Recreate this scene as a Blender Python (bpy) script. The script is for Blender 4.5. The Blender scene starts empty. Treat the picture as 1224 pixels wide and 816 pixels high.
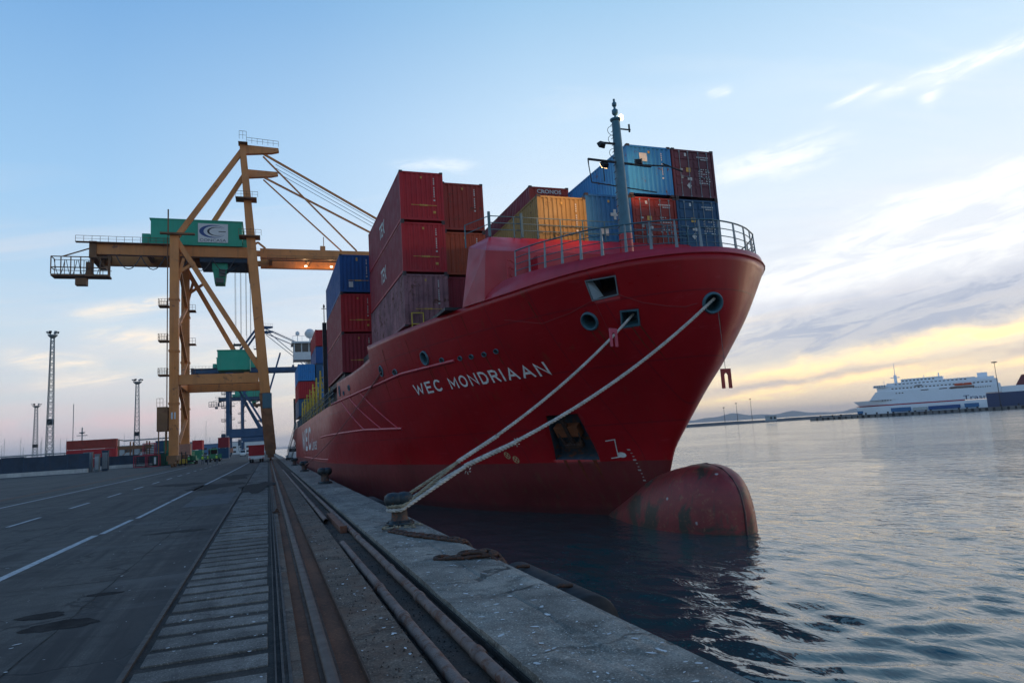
import bpy, bmesh, math, random
import numpy as np
from mathutils import Vector, Matrix
R = math.radians
PI = math.pi
scene = bpy.context.scene
col = scene.collection
rnd = random.Random(7)

# ------------------------------------------------------------------ camera
F_PX = 816.0
EYE = 2.0
def _ray(u, v):
    d = np.array([(u-612)/F_PX, -(v-408)/F_PX, -1.0]); return d/np.linalg.norm(d)
_Y = _ray(320, 537)
_Z = np.cross(_ray(1224, 537-904*0.063), _Y); _Z /= np.linalg.norm(_Z)
_X = np.cross(_Y, _Z)
cam = bpy.data.cameras.new('camera')
cam.sensor_width = 36; cam.lens = 36*F_PX/1224; cam.clip_start = 0.1; cam.clip_end = 30000
camo = bpy.data.objects.new('camera', cam); col.objects.link(camo)
m3 = Matrix([list(_X), list(_Y), list(_Z)])
camo.matrix_world = Matrix.Translation((0, 0, EYE)) @ m3.to_4x4()
scene.camera = camo
scene.render.resolution_x = 1024; scene.render.resolution_y = 682

# ------------------------------------------------------------------ sun
SUN_AZ, SUN_EL = R(84), R(6.0)
GLOW_AZ = R(60)          # where the cloud-veiled glow of the dusk sky is brightest
sd = bpy.data.lights.new('sun', 'SUN'); sd.energy = 0.5; sd.angle = R(28); sd.color = (1.0, 0.72, 0.48)
so = bpy.data.objects.new('sun', sd); col.objects.link(so)
sdir = Vector((math.sin(SUN_AZ)*math.cos(SUN_EL), math.cos(SUN_AZ)*math.cos(SUN_EL), math.sin(SUN_EL)))
so.rotation_euler = sdir.to_track_quat('Z', 'Y').to_euler()

# ------------------------------------------------------------------ world: dusk sky with streaky clouds
world = bpy.data.worlds.new('World'); scene.world = world; world.use_nodes = True
wt = world.node_tree; wt.nodes.clear()
def N(t, tree=wt, **kw):
    n = tree.nodes.new(t)
    for k, v in kw.items(): setattr(n, k, v)
    return n
def sock(tree, inp, v):
    if isinstance(v, bpy.types.NodeSocket): tree.links.new(v, inp)
    elif v is not None: inp.default_value = v
def MATH(op, a, b=None, c=None, tree=wt, clamp=False):
    n = N('ShaderNodeMath', tree); n.operation = op; n.use_clamp = clamp
    sock(tree, n.inputs[0], a); sock(tree, n.inputs[1], b); sock(tree, n.inputs[2], c)
    return n.outputs[0]
def MIX(f, a, b, tree=wt, mode='MIX'):
    n = N('ShaderNodeMix', tree); n.data_type = 'RGBA'; n.blend_type = mode
    sock(tree, n.inputs[0], f)
    for i, v in ((6, a), (7, b)):
        if isinstance(v, tuple) and len(v) == 3: v = (*v, 1)
        sock(tree, n.inputs[i], v)
    return n.outputs[2]
def RAMP(f, stops, tree=wt, interp='LINEAR'):
    n = N('ShaderNodeValToRGB', tree); cr = n.color_ramp; cr.interpolation = interp
    while len(cr.elements) < len(stops): cr.elements.new(0.5)
    for e, (p, c) in zip(cr.elements, stops):
        e.position = p
        if isinstance(c, (int, float)): c = (c, c, c)
        e.color = (*c, 1)
    sock(tree, n.inputs[0], f)
    return n.outputs[0]
def NOISE(vec, scale, detail=4, rough=0.5, tree=wt, dist=0.0):
    n = N('ShaderNodeTexNoise', tree)
    sock(tree, n.inputs['Vector'], vec); n.inputs['Scale'].default_value = scale
    n.inputs['Detail'].default_value = detail; n.inputs['Roughness'].default_value = rough
    n.inputs['Distortion'].default_value = dist
    return n.outputs['Fac']
def COMB(x, y, z, tree=wt):
    n = N('ShaderNodeCombineXYZ', tree)
    for i, v in enumerate((x, y, z)): sock(tree, n.inputs[i], v)
    return n.outputs[0]
def s2l(c):
    return tuple(((v/255)/12.92 if v/255 <= 0.04045 else (((v/255)+0.055)/1.055)**2.4) for v in c)

tc = N('ShaderNodeTexCoord')
sep = N('ShaderNodeSeparateXYZ'); wt.links.new(tc.outputs['Generated'], sep.inputs[0])
dx, dy, dz = sep.outputs
el = MATH('ARCSINE', dz)                                   # elevation, rad
az = MATH('ARCTAN2', dx, dy)                               # 0 at +Y, positive towards the water
eld = MATH('DIVIDE', el, R(60))                            # 0..1 over sixty degrees
elc = MATH('MAXIMUM', eld, 0.0)
azd = MATH('SUBTRACT', az, GLOW_AZ)
cosa = MATH('COSINE', azd)
sunside = RAMP(MATH('MULTIPLY_ADD', cosa, 0.5, 0.5), [(0.0, 0.0), (0.5, 0.0), (0.66, 0.10), (0.78, 0.40), (0.90, 0.88), (1.0, 1.0)])
awaycol = RAMP(elc, [(0.0, s2l((176, 186, 200))), (0.03, s2l((196, 194, 202))), (0.08, s2l((192, 206, 214))),
                     (0.17, s2l((180, 206, 226))), (0.32, s2l((147, 190, 227))), (0.55, s2l((106, 157, 209))), (1.0, s2l((48, 98, 160)))])
suncol = RAMP(elc, [(0.0, s2l((252, 224, 186))), (0.06, s2l((252, 236, 206))), (0.14, s2l((228, 230, 236))),
                    (0.28, s2l((218, 230, 242))), (0.42, s2l((194, 219, 240))), (0.6, s2l((144, 188, 222))), (1.0, s2l((66, 124, 190)))])
base = MIX(sunside, awaycol, suncol)
nish = N('ShaderNodeTexSky'); nish.sky_type = 'NISHITA'; nish.sun_disc = False
nish.sun_elevation = SUN_EL; nish.sun_rotation = SUN_AZ
nscale = N('ShaderNodeVectorMath'); nscale.operation = 'SCALE'; nscale.inputs['Scale'].default_value = 0.09
wt.links.new(nish.outputs[0], nscale.inputs[0])
base = MIX(0.06, base, nscale.outputs[0])
# high thin cirrus (drawn on a plane above the harbour)
pz = MATH('MAXIMUM', MATH('ADD', dz, 0.10), 0.03)
cx = MATH('DIVIDE', dx, pz); cy = MATH('DIVIDE', dy, pz)
ang = R(-22)
ca = MATH('ADD', MATH('MULTIPLY', cx, math.cos(ang)), MATH('MULTIPLY', cy, math.sin(ang)))
cb = MATH('SUBTRACT', MATH('MULTIPLY', cy, math.cos(ang)), MATH('MULTIPLY', cx, math.sin(ang)))
cir = NOISE(COMB(MATH('MULTIPLY', ca, 0.42), MATH('MULTIPLY', cb, 1.5), 3.3), 1.25, 7, 0.62, dist=0.9)
big = NOISE(COMB(ca, cb, 9.1), 0.33, 2, 0.5)
cirm = MATH('MULTIPLY', RAMP(cir, [(0.0, 0.0), (0.47, 0.0), (0.66, 1.0)]), RAMP(big, [(0.0, 0.0), (0.40, 0.0), (0.58, 1.0)]))
cirm = MATH('MULTIPLY', cirm, RAMP(elc, [(0.0, 0.1), (0.08, 0.8), (0.2, 1.0), (0.55, 0.8), (1.0, 0.3)]))
circol = MIX(sunside, s2l((222, 214, 214)), s2l((255, 246, 236)))
base = MIX(MATH('MULTIPLY', cirm, 0.35), base, circol)
# low cloud banks in bands that rise towards the sun
bandv = COMB(MATH('MULTIPLY', az, 1.3), MATH('SUBTRACT', MATH('MULTIPLY', el, 11.0), MATH('MULTIPLY', az, 1.15)), 1.7)
bn = NOISE(bandv, 1.9, 6, 0.58, dist=0.45)
bandm = RAMP(bn, [(0.0, 0.0), (0.40, 0.0), (0.52, 1.0)])
belt = RAMP(MATH('SUBTRACT', eld, MATH('MULTIPLY', az, 0.02)), [(0.0, 0.15), (0.02, 0.5), (0.10, 0.9), (0.20, 0.85), (0.27, 0.0)])
bandm = MATH('MULTIPLY', MATH('MULTIPLY', bandm, belt), RAMP(sunside, [(0.0, 0.10), (0.3, 0.7), (0.8, 1.0)]))
bankcol = RAMP(elc, [(0.0, s2l((196, 176, 176))), (0.08, s2l((184, 176, 190))), (0.2, s2l((176, 184, 204)))])
base = MIX(MATH('MULTIPLY', bandm, 0.18), base, bankcol)
# burning gaps between the banks close to the sun
gn = NOISE(COMB(MATH('MULTIPLY', az, 1.1), MATH('SUBTRACT', MATH('MULTIPLY', el, 17.0), MATH('MULTIPLY', az, 1.5)), 5.2), 1.7, 5, 0.55, dist=0.3)
gm = MATH('MULTIPLY', RAMP(gn, [(0.0, 0.0), (0.48, 0.0), (0.62, 1.0)]), RAMP(elc, [(0.0, 0.25), (0.04, 1.0), (0.11, 1.0), (0.15, 0.0)]))
gm = MATH('MULTIPLY', gm, RAMP(sunside, [(0.0, 0.0), (0.25, 0.3), (0.7, 1.0)]))
base = MIX(MATH('MULTIPLY', gm, 0.5), base, (1.2, 0.95, 0.62))
# pink veil low on the far side
pn = NOISE(COMB(MATH('MULTIPLY', az, 1.6), MATH('MULTIPLY', el, 16.0), 8.0), 1.4, 5, 0.55, dist=0.4)
pm = MATH('MULTIPLY', RAMP(pn, [(0.0, 0.0), (0.45, 0.0), (0.62, 1.0)]), RAMP(elc, [(0.0, 0.3), (0.03, 1.0), (0.12, 0.9), (0.24, 0.0)]))
pm = MATH('MULTIPLY', pm, MATH('SUBTRACT', 1.0, sunside))
base = MIX(MATH('MULTIPLY', pm, 0.25), base, RAMP(elc, [(0.0, s2l((205, 176, 182))), (0.08, s2l((226, 200, 200))), (0.16, s2l((236, 226, 214)))]))
# individual clouds, each at its own bearing and height above the horizon (degrees)
azg = MATH('MULTIPLY', az, 180/PI); elg = MATH('MULTIPLY', el, 180/PI)
fib = NOISE(COMB(MATH('MULTIPLY', azg, 0.16), MATH('SUBTRACT', MATH('MULTIPLY', elg, 0.85), MATH('MULTIPLY', azg, 0.10)), 2.0), 1.0, 7, 0.65, dist=0.8)
fibm = RAMP(fib, [(0.0, 0.0), (0.36, 0.0), (0.56, 1.0)])
wob = MATH('MULTIPLY', MATH('SUBTRACT', NOISE(COMB(MATH('MULTIPLY', azg, 0.22), MATH('MULTIPLY', elg, 0.4), 4.0), 1.0, 4, 0.6), 0.5), 3.2)
def cloud(base, a0, e0, a1, e1, thick, strength, c, solid=0.0, wobk=1.0):
    cx0, cy0 = (a0+a1)/2, (e0+e1)/2; L = math.hypot(a1-a0, e1-e0); ux, uy = (a1-a0)/L, (e1-e0)/L
    X_ = MATH('SUBTRACT', azg, cx0); Y_ = MATH('ADD', MATH('SUBTRACT', elg, cy0), MATH('MULTIPLY', wob, wobk*min(1, thick)))
    u = MATH('DIVIDE', MATH('ADD', MATH('MULTIPLY', X_, ux), MATH('MULTIPLY', Y_, uy)), L/2*1.15)
    v = MATH('DIVIDE', MATH('SUBTRACT', MATH('MULTIPLY', Y_, ux), MATH('MULTIPLY', X_, uy)), thick)
    u2 = MATH('MULTIPLY', u, u); v2 = MATH('MULTIPLY', v, v)
    m = MATH('EXPONENT', MATH('MULTIPLY', MATH('ADD', MATH('MULTIPLY', u2, u2), v2), -1.0))
    fm = MATH('MAXIMUM', fibm, solid)
    return MIX(MATH('MULTIPLY', MATH('MULTIPLY', m, fm), strength), base, c)
GREY = s2l((164, 174, 194)); GREY2 = s2l((176, 172, 184)); WHT = (.98, .98, .97); CREAM = s2l((246, 232, 214)); YEL = (1.45, 1.06, .50)
base = cloud(base, 37, 6.0, 64, 8.6, 1.7, .92, GREY, .6)
base = cloud(base, 36, 4.4, 64, 7.2, .8, .75, GREY, .5)
base = cloud(base, 38, 2.9, 62, 5.6, .75, .95, YEL, .45)
base = cloud(base, 34, 2.2, 62, 3.7, .50, .8, GREY2, .5)
base = cloud(base, 32, 1.2, 53, 3.1, .38, .9, YEL, .4)
base = cloud(base, 50, 2.3, 63, 3.1, .28, .9, YEL, .4)
base = cloud(base, 38, 10.6, 64, 11.4, 1.5, .85, WHT, .3)
base = cloud(base, 46, 12.6, 63, 13.6, .9, .8, WHT, .2)
base = cloud(base, 49, 14.6, 63, 15.2, .9, .8, WHT, .1)
base = cloud(base, 38.5, 19.4, 47, 20.0, .8, .65, WHT, 0)
base = cloud(base, 51.5, 22.6, 62, 23.2, .55, .95, WHT, .35, .5)
base = cloud(base, 53.4, 21.2, 54.6, 22.6, .5, .7, WHT, .2, .5)
base = cloud(base, 47.4, 22.7, 50.3, 23.2, .22, .8, WHT, .5, .3)
base = cloud(base, 38.2, 25.5, 39.8, 25.5, .3, .7, WHT, .4, .3)
base = cloud(base, 11, 22.5, 17, 22.3, .5, .4, WHT, .1)
base = cloud(base, -12.6, 10.4, -7.0, 11.4, .45, .9, CREAM, .3, .5)
base = cloud(base, -11.8, 8.7, -6.0, 8.3, .8, .9, CREAM, .3, .6)
base = cloud(base, -16.5, 7.2, -11.5, 6.7, .6, .85, CREAM, .25, .6)
base = cloud(base, -15, 5.4, -9.5, 6.0, .4, .7, CREAM, .2, .5)
base = cloud(base, -5, 7.0, 2, 7.6, .7, .55, CREAM, .1, .6)
base = cloud(base, -19, 2.6, -2, 3.0, .9, .55, s2l((226, 196, 198)), .3, .5)
ground = RAMP(eld, [(0.0, 0.0), (0.001, 1.0)])
base = MIX(ground, (0.05, 0.06, 0.07), base)
bg = N('ShaderNodeBackground'); wt.links.new(base, bg.inputs[0]); bg.inputs[1].default_value = 1.12
wo = N('ShaderNodeOutputWorld'); wt.links.new(bg.outputs[0], wo.inputs[0])

vs = scene.view_settings
vs.view_transform = 'Standard'; vs.look = 'None'; vs.exposure = 0.16; vs.gamma = 1.0; vs.use_curve_mapping = False

# ------------------------------------------------------------------ materials
_mats = {}
def material(name, c, rough=0.6, metal=0.0, var=0.15, scale=3.0, bump=0.15, bscale=40.0, rust=0.0, rustc=(0.16, 0.05, 0.02),
             streak=0.0, streakc=(0.05, 0.03, 0.025), coat=0.0, spec=0.5, dirt=None):
    if name in _mats: return _mats[name]
    m = bpy.data.materials.new(name); m.use_nodes = True
    t = m.node_tree; p = t.nodes['Principled BSDF']
    co = N('ShaderNodeTexCoord', t).outputs['Object']
    n1 = NOISE(co, scale, 6, 0.6, t)
    cc = MIX(RAMP(n1, [(0.3, 0.0), (0.7, 1.0)], t), tuple(v*(1-var) for v in c), tuple(min(1, v*(1+var)) for v in c), t)
    if streak > 0:
        mp = N('ShaderNodeMapping', t); t.links.new(co, mp.inputs[0]); mp.inputs['Scale'].default_value = (6, 6, 0.35)
        n2 = NOISE(mp.outputs[0], scale*0.9, 5, 0.6, t)
        cc = MIX(MATH('MULTIPLY', RAMP(n2, [(0.52, 0.0), (0.72, 1.0)], t), streak, tree=t), cc, streakc, t)
    if rust > 0:
        n3 = NOISE(co, scale*2.2, 8, 0.7, t, 0.6)
        cc = MIX(RAMP(n3, [(0.66-rust*0.25, 0.0), (0.72-rust*0.2, 1.0)], t), cc, rustc, t)
    t.links.new(cc, p.inputs['Base Color'])
    p.inputs['Metallic'].default_value = metal
    n4 = NOISE(co, scale*1.7, 4, 0.5, t)
    t.links.new(RAMP(n4, [(0.3, max(0.02, rough-0.1)), (0.7, min(1, rough+0.12))], t), p.inputs['Roughness'])
    if coat: p.inputs['Coat Weight'].default_value = coat; p.inputs['Coat Roughness'].default_value = 0.15
    p.inputs['Specular IOR Level'].default_value = spec
    if bump > 0:
        bn_ = N('ShaderNodeBump', t); bn_.inputs['Strength'].default_value = bump; bn_.inputs['Distance'].default_value = 0.02
        t.links.new(NOISE(co, bscale, 5, 0.6, t), bn_.inputs['Height']); t.links.new(bn_.outputs[0], p.inputs['Normal'])
    _mats[name] = m
    return m
def emis(name, c, s):
    if name in _mats: return _mats[name]
    m = bpy.data.materials.new(name); m.use_nodes = True; p = m.node_tree.nodes['Principled BSDF']
    p.inputs['Base Color'].default_value = (*c, 1); p.inputs['Emission Color'].default_value = (*c, 1); p.inputs['Emission Strength'].default_value = s
    _mats[name] = m; return m

# ------------------------------------------------------------------ mesh builder
class MB:
    def __init__(s): s.v = []; s.f = []; s.sm = []
    def add(s, vs, fs, smooth=False):
        b = len(s.v); s.v += [tuple(map(float, p)) for p in vs]
        for f in fs: s.f.append([i+b for i in f]); s.sm.append(smooth)
        return s
    def box(s, x0, y0, z0, x1, y1, z1):
        if x0 > x1: x0, x1 = x1, x0
        if y0 > y1: y0, y1 = y1, y0
        if z0 > z1: z0, z1 = z1, z0
        return s.add([(x0,y0,z0),(x1,y0,z0),(x1,y1,z0),(x0,y1,z0),(x0,y0,z1),(x1,y0,z1),(x1,y1,z1),(x0,y1,z1)],
                     [(0,3,2,1),(4,5,6,7),(0,1,5,4),(1,2,6,5),(2,3,7,6),(3,0,4,7)])
    def bar(s, p, q, w, h=None, up=(0,0,1), w2=None, h2=None):
        h = w if h is None else h; w2 = w if w2 is None else w2; h2 = h if h2 is None else h2
        p = Vector(p); q = Vector(q); d = (q-p).normalized(); u = Vector(up)
        if abs(d.dot(u)) > 0.98: u = Vector((0,1,0))
        a = d.cross(u).normalized(); b_ = a.cross(d).normalized()
        vs = []
        for c, ww, hh in ((p, w, h), (q, w2, h2)):
            for sx, sy in ((-1,-1),(1,-1),(1,1),(-1,1)): vs.append(c + a*(sx*ww/2) + b_*(sy*hh/2))
        return s.add(vs, [(0,1,2,3),(7,6,5,4),(0,4,5,1),(1,5,6,2),(2,6,7,3),(3,7,4,0)])
    def tube(s, pts, r, n=8, cap=True, smooth=True):
        pts = [Vector(p) for p in pts]; k = len(pts)
        rs = r if isinstance(r, (list, tuple)) else [r]*k
        rings = []; prev = None
        for i in range(k):
            d = (pts[min(i+1, k-1)] - pts[max(i-1, 0)]).normalized()
            if prev is None:
                u = Vector((0,0,1)) if abs(d.z) < 0.9 else Vector((0,1,0)); a = d.cross(u).normalized()
            else: a = (prev - d*prev.dot(d)).normalized()
            prev = a; b_ = d.cross(a)
            rings.append([pts[i] + (a*math.cos(2*PI*j/n) + b_*math.sin(2*PI*j/n))*rs[i] for j in range(n)])
        vs = [p for rg in rings for p in rg]
        fs = [(i*n+j, i*n+(j+1) % n, (i+1)*n+(j+1) % n, (i+1)*n+j) for i in range(k-1) for j in range(n)]
        s.add(vs, fs, smooth)
        if cap: s.add(rings[0], [tuple(range(n))[::-1]]); s.add(rings[-1], [tuple(range(n))])
        return s
    def lathe(s, prof, c=(0,0,0), n=24, axis='z', smooth=True):
        vs = []
        for r, h in prof:
            for j in range(n):
                a = 2*PI*j/n; x, y = r*math.cos(a), r*math.sin(a)
                p = (x, y, h) if axis == 'z' else ((h, x, y) if axis == 'x' else (x, h, y))
                vs.append((c[0]+p[0], c[1]+p[1], c[2]+p[2]))
        fs = [(i*n+j, i*n+(j+1) % n, (i+1)*n+(j+1) % n, (i+1)*n+j) for i in range(len(prof)-1) for j in range(n)]
        s.add(vs, fs, smooth); k = len(prof)
        s.add(vs[:n], [tuple(range(n))[::-1]]); s.add(vs[(k-1)*n:], [tuple(range(n))])
        return s
    def prism(s, poly, d):
        n = len(poly); d = Vector(d)
        vs = [Vector(p) for p in poly] + [Vector(p)+d for p in poly]
        return s.add(vs, [tuple(range(n))[::-1], tuple(range(n, 2*n))] + [(i, (i+1) % n, n+(i+1) % n, n+i) for i in range(n)])
    def build(s, name, m, parent=None, fixn=True, bevel=0, loc=None):
        me = bpy.data.meshes.new(name)
        me.from_pydata(s.v, [], s.f)
        me.polygons.foreach_set('use_smooth', s.sm)
        if fixn:
            bm = bmesh.new(); bm.from_mesh(me); bmesh.ops.recalc_face_normals(bm, faces=bm.faces)
            bm.to_mesh(me); bm.free()
        me.update()
        o = bpy.data.objects.new(name, me); col.objects.link(o)
        if m is not None: me.materials.append(m)
        if parent is not None: o.parent = parent
        if loc is not None: o.location = loc
        if bevel:
            b_ = o.modifiers.new('bevel', 'BEVEL'); b_.width = bevel; b_.segments = 2; b_.limit_method = 'ANGLE'
        return o
def tag(o, label=None, cat=None, group=None, kind=None):
    if label: o['label'] = label
    if cat: o['category'] = cat
    if group: o['group'] = group
    if kind: o['kind'] = kind
    return o
def thing(name, label, cat, loc=(0,0,0), group=None):
    o = bpy.data.objects.new(name, None); col.objects.link(o); o.location = loc; o.empty_display_size = 0.2
    return tag(o, label, cat, group)
def copy_tree(o, parent=None, loc=None, label=None):
    c = o.copy(); col.objects.link(c)
    if parent is not None: c.parent = parent
    if loc is not None: c.location = loc
    if label: c['label'] = label
    for ch in list(o.children): copy_tree(ch, c)
    return c
def text_mesh(s, size=1.0, bold=0.0, shear=0.0, width=None):
    cu = bpy.data.curves.new('t', 'FONT'); cu.body = s; cu.size = size; cu.offset = bold; cu.shear = shear; cu.resolution_u = 3
    o = bpy.data.objects.new('t', cu); col.objects.link(o)
    bpy.context.view_layer.update()
    me = bpy.data.meshes.new_from_object(o.evaluated_get(bpy.context.evaluated_depsgraph_get()))
    vs = [tuple(v.co) for v in me.vertices]; fs = [tuple(p.vertices) for p in me.polygons]
    bpy.data.objects.remove(o); bpy.data.curves.remove(cu); bpy.data.meshes.remove(me)
    x0 = min(v[0] for v in vs); x1 = max(v[0] for v in vs); y0 = min(v[1] for v in vs); y1 = max(v[1] for v in vs)
    if width: # normalised: x to 0..width, y to 0..size
        vs = [((v[0]-x0)/(x1-x0)*width, (v[1]-y0)/(y1-y0)*size, 0) for v in vs]
    return vs, fs
# ================================================================== SETTING: quay, water, far shores
EDGE = 3.5; WZ = -1.6
def groundmat(name, c1, c2, rough=0.85, crack=0.5, wet=0.0, sp=0.25, ysc=1.0, flecks=0.0, rust=0.0, bscale=30, bstr=0.5):
    m = bpy.data.materials.new(name); m.use_nodes = True; t = m.node_tree; p = t.nodes['Principled BSDF']
    co = N('ShaderNodeTexCoord', t).outputs['Object']
    mp = N('ShaderNodeMapping', t); t.links.new(co, mp.inputs[0]); mp.inputs['Scale'].default_value = (1, ysc, 1)
    v = mp.outputs[0]
    big_ = NOISE(v, 0.35, 5, 0.6, t, 0.8); mid = NOISE(v, 2.3, 6, 0.65, t, 0.4); fine = NOISE(co, 45, 4, 0.7, t)
    cc = MIX(RAMP(big_, [(0.35, 0.0), (0.65, 1.0)], t), c1, c2, t)
    cc = MIX(RAMP(mid, [(0.3, 0.75), (0.5, 0.0), (0.75, 0.0)], t), cc, tuple(q*0.45 for q in c1), t)
    lo_n = NOISE(v, 0.9, 7, 0.7, t, 1.2)
    cc = MIX(RAMP(lo_n, [(0.0, 0.0), (0.52, 0.0), (0.60, 0.6)], t), cc, tuple(q*0.6 for q in c1), t)
    cc = MIX(RAMP(mid, [(0.55, 0.0), (0.75, 0.5)], t), cc, tuple(min(1, q*1.5) for q in c2), t)
    cc = MIX(MATH('MULTIPLY', RAMP(fine, [(0.35, 1.0), (0.5, 0.0)], t), sp, tree=t), cc, tuple(q*0.3 for q in c1), t)
    cc = MIX(MATH('MULTIPLY', RAMP(fine, [(0.58, 0.0), (0.68, 1.0)], t), sp, tree=t), cc, tuple(min(1, q*2.6) for q in c2), t)
    h = MATH('ADD', MATH('MULTIPLY', fine, 0.3), MATH('MULTIPLY', mid, 0.6), tree=t)
    if crack:
        wv = N('ShaderNodeVectorMath', t); wv.operation = 'ADD'; t.links.new(co, wv.inputs[0])
        nn = N('ShaderNodeTexNoise', t); nn.inputs['Scale'].default_value = 1.5; nn.inputs['Detail'].default_value = 5; t.links.new(co, nn.inputs['Vector'])
        t.links.new(nn.outputs['Color'], wv.inputs[1])
        vo = N('ShaderNodeTexVoronoi', t); vo.feature = 'DISTANCE_TO_EDGE'; vo.inputs['Scale'].default_value = 0.42; t.links.new(wv.outputs[0], vo.inputs['Vector'])
        ck = MATH('MULTIPLY', RAMP(vo.outputs['Distance'], [(0.0, 1.0), (0.008, 1.0), (0.016, 0.0)], t), RAMP(big_, [(0.42, 0.0), (0.56, 1.0)], t), tree=t)
        cc = MIX(MATH('MULTIPLY', ck, crack, tree=t), cc, (0.012, 0.012, 0.012), t)
        h = MATH('SUBTRACT', h, MATH('MULTIPLY', ck, 0.8, tree=t), tree=t)
    if rust:
        rn = NOISE(v, 1.3, 6, 0.65, t, 0.6)
        cc = MIX(MATH('MULTIPLY', RAMP(rn, [(0.45, 0.0), (0.65, 1.0)], t), rust, tree=t), cc, (0.12, 0.055, 0.03), t)
    t.links.new(cc, p.inputs['Base Color'])
    t.links.new(RAMP(big_, [(0.3, rough-wet), (0.6, rough)], t), p.inputs['Roughness'])
    p.inputs['Specular IOR Level'].default_value = 0.35
    bn_ = N('ShaderNodeBump', t); bn_.inputs['Strength'].default_value = bstr; bn_.inputs['Distance'].default_value = 0.02
    t.links.new(h, bn_.inputs['Height']); t.links.new(bn_.outputs[0], p.inputs['Normal'])
    return m
M_asph = groundmat('asphalt', (0.040, 0.037, 0.033), (0.084, 0.078, 0.069), 0.88, 0.8, wet=0.15, sp=0.55)
def streaks(m, k=.6):
    t = m.node_tree; p = t.nodes['Principled BSDF']; src = p.inputs['Base Color'].links[0].from_socket
    co = N('ShaderNodeTexCoord', t).outputs['Object']; mp = N('ShaderNodeMapping', t); t.links.new(co, mp.inputs[0]); mp.inputs['Scale'].default_value = (1.1, .05, 1); mp.inputs['Rotation'].default_value = (0,0,R(3))
    n = NOISE(mp.outputs[0], 1.0, 6, .65, t, .6); mp2 = N('ShaderNodeMapping', t); t.links.new(co, mp2.inputs[0]); mp2.inputs['Scale'].default_value = (.12, .45, 1)
    n2 = NOISE(mp2.outputs[0], 1.0, 5, .6, t, 1.0)
    c = MIX(MATH('MULTIPLY', RAMP(n, [(.0, 0.), (.5, 0.), (.62, 1.)], t), k, tree=t), src, (.020, .020, .021), t)
    c = MIX(MATH('MULTIPLY', RAMP(n2, [(.0, 0.), (.52, 0.), (.66, 1.)], t), k*.8, tree=t), c, (.022, .022, .023), t)
    c = MIX(MATH('MULTIPLY', RAMP(n2, [(.30, 1.), (.42, 0.), (1., 0.)], t), k*.5, tree=t), c, (.105, .10, .095), t)
    t.links.new(c, p.inputs['Base Color'])
streaks(M_asph, .95)
M_conc = groundmat('quay_concrete', (0.15, 0.135, 0.112), (0.34, 0.30, 0.245), 0.88, 0.7, wet=0.1, sp=0.6, bscale=20, bstr=0.9)
M_concd = groundmat('dirty_concrete', (0.080, 0.058, 0.043), (0.17, 0.125, 0.092), 0.9, 0.5, sp=0.7, rust=0.6, bstr=1.0)
M_slab = groundmat('sleeper_concrete', (0.11, 0.10, 0.088), (0.21, 0.19, 0.165), 0.88, 0.3, sp=0.6, bstr=0.7)
M_dark = groundmat('dark_filler', (0.024, 0.020, 0.017), (0.055, 0.047, 0.040), 0.92, 0.2, sp=0.5, bstr=1.0)
M_rustbed = groundmat('rust_bed', (0.11, 0.036, 0.016), (0.25, 0.085, 0.036), 0.85, 0.0, sp=0.4, rust=0.4, ysc=0.3)
M_patch = groundmat('patch_cement', (0.075, 0.078, 0.08), (0.10, 0.10, 0.10), 0.9, 0.1, sp=0.3)
M_white = material('road_paint', (0.40, 0.41, 0.41), 0.8, var=0.3, scale=6, bump=0.1, rust=0.5, rustc=(0.12, 0.13, 0.14))
M_wall = material('quay_wall', (0.10, 0.10, 0.095), 0.9, var=0.3, bump=0.6, bscale=8, streak=0.5)

streaks(M_slab, .35); streaks(M_conc, .25)
def S(name, mb, m, **kw): return tag(mb.build(name, m, **kw), kind='structure')
# main apron: one sheet out to the horizon on the land side
mb = MB(); mb.add([(-3000,-200,0),(-1.33,-200,0),(-1.33,6000,0),(-3000,6000,0)], [(0,1,2,3)])
mb.add([(-1.33,300,0),(EDGE,300,0),(EDGE,6000,0),(-1.33,6000,0)], [(0,1,2,3)])
S('asphalt_apron', mb, M_asph)
# sleepers strip
mb = MB(); mb.add([(-1.33,-60,-0.018),(0.09,-60,-0.018),(0.09,300,-0.018),(-1.33,300,-0.018)], [(0,1,2,3)])
S('sleeper_bed', mb, M_dark)
mb = MB(); y = -3.0
while y < 190:
    w = 0.43 + rnd.uniform(-0.05, 0.05); dz_ = rnd.uniform(-0.006, 0.004); sk = rnd.uniform(-0.012, 0.012)
    x0 = -1.20+rnd.uniform(-.015,.015); x1 = -0.02+rnd.uniform(-.015,.01)
    mb.add([(x0,y,-.05),(x1,y+sk,-.05),(x1,y+w+sk,-.05),(x0,y+w,-.05),(x0,y,dz_),(x1,y+sk,dz_),(x1,y+w+sk,dz_),(x0,y+w,dz_)],
           [(4,5,6,7),(0,1,5,4),(1,2,6,5),(2,3,7,6),(3,0,4,7)])
    y += 0.6
S('sleeper_strip', mb, M_slab, bevel=0.008)
M_steel = material('worn_steel_edge', (0.045, 0.040, 0.038), 0.7, 0.3, var=0.3, scale=5, rust=0.3, rustc=(.06,.03,.02), bump=0.3)
mb = MB(); mb.box(-1.325,-30,-.03,-1.27,300,.012); mb.box(.092,-30,-.03,.115,300,.010); mb.box(.15,-30,-.03,.18,300,.008); mb.box(0.035,-30,-.03,0.05,300,.006)
S('groove_rail', mb, M_steel)
mb = MB(); mb.box(.115,-30,-.04,.15,300,-.02); mb.box(.18,-30,-.04,.27,300,-.002)
S('groove_filler', mb, M_concd)
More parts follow.
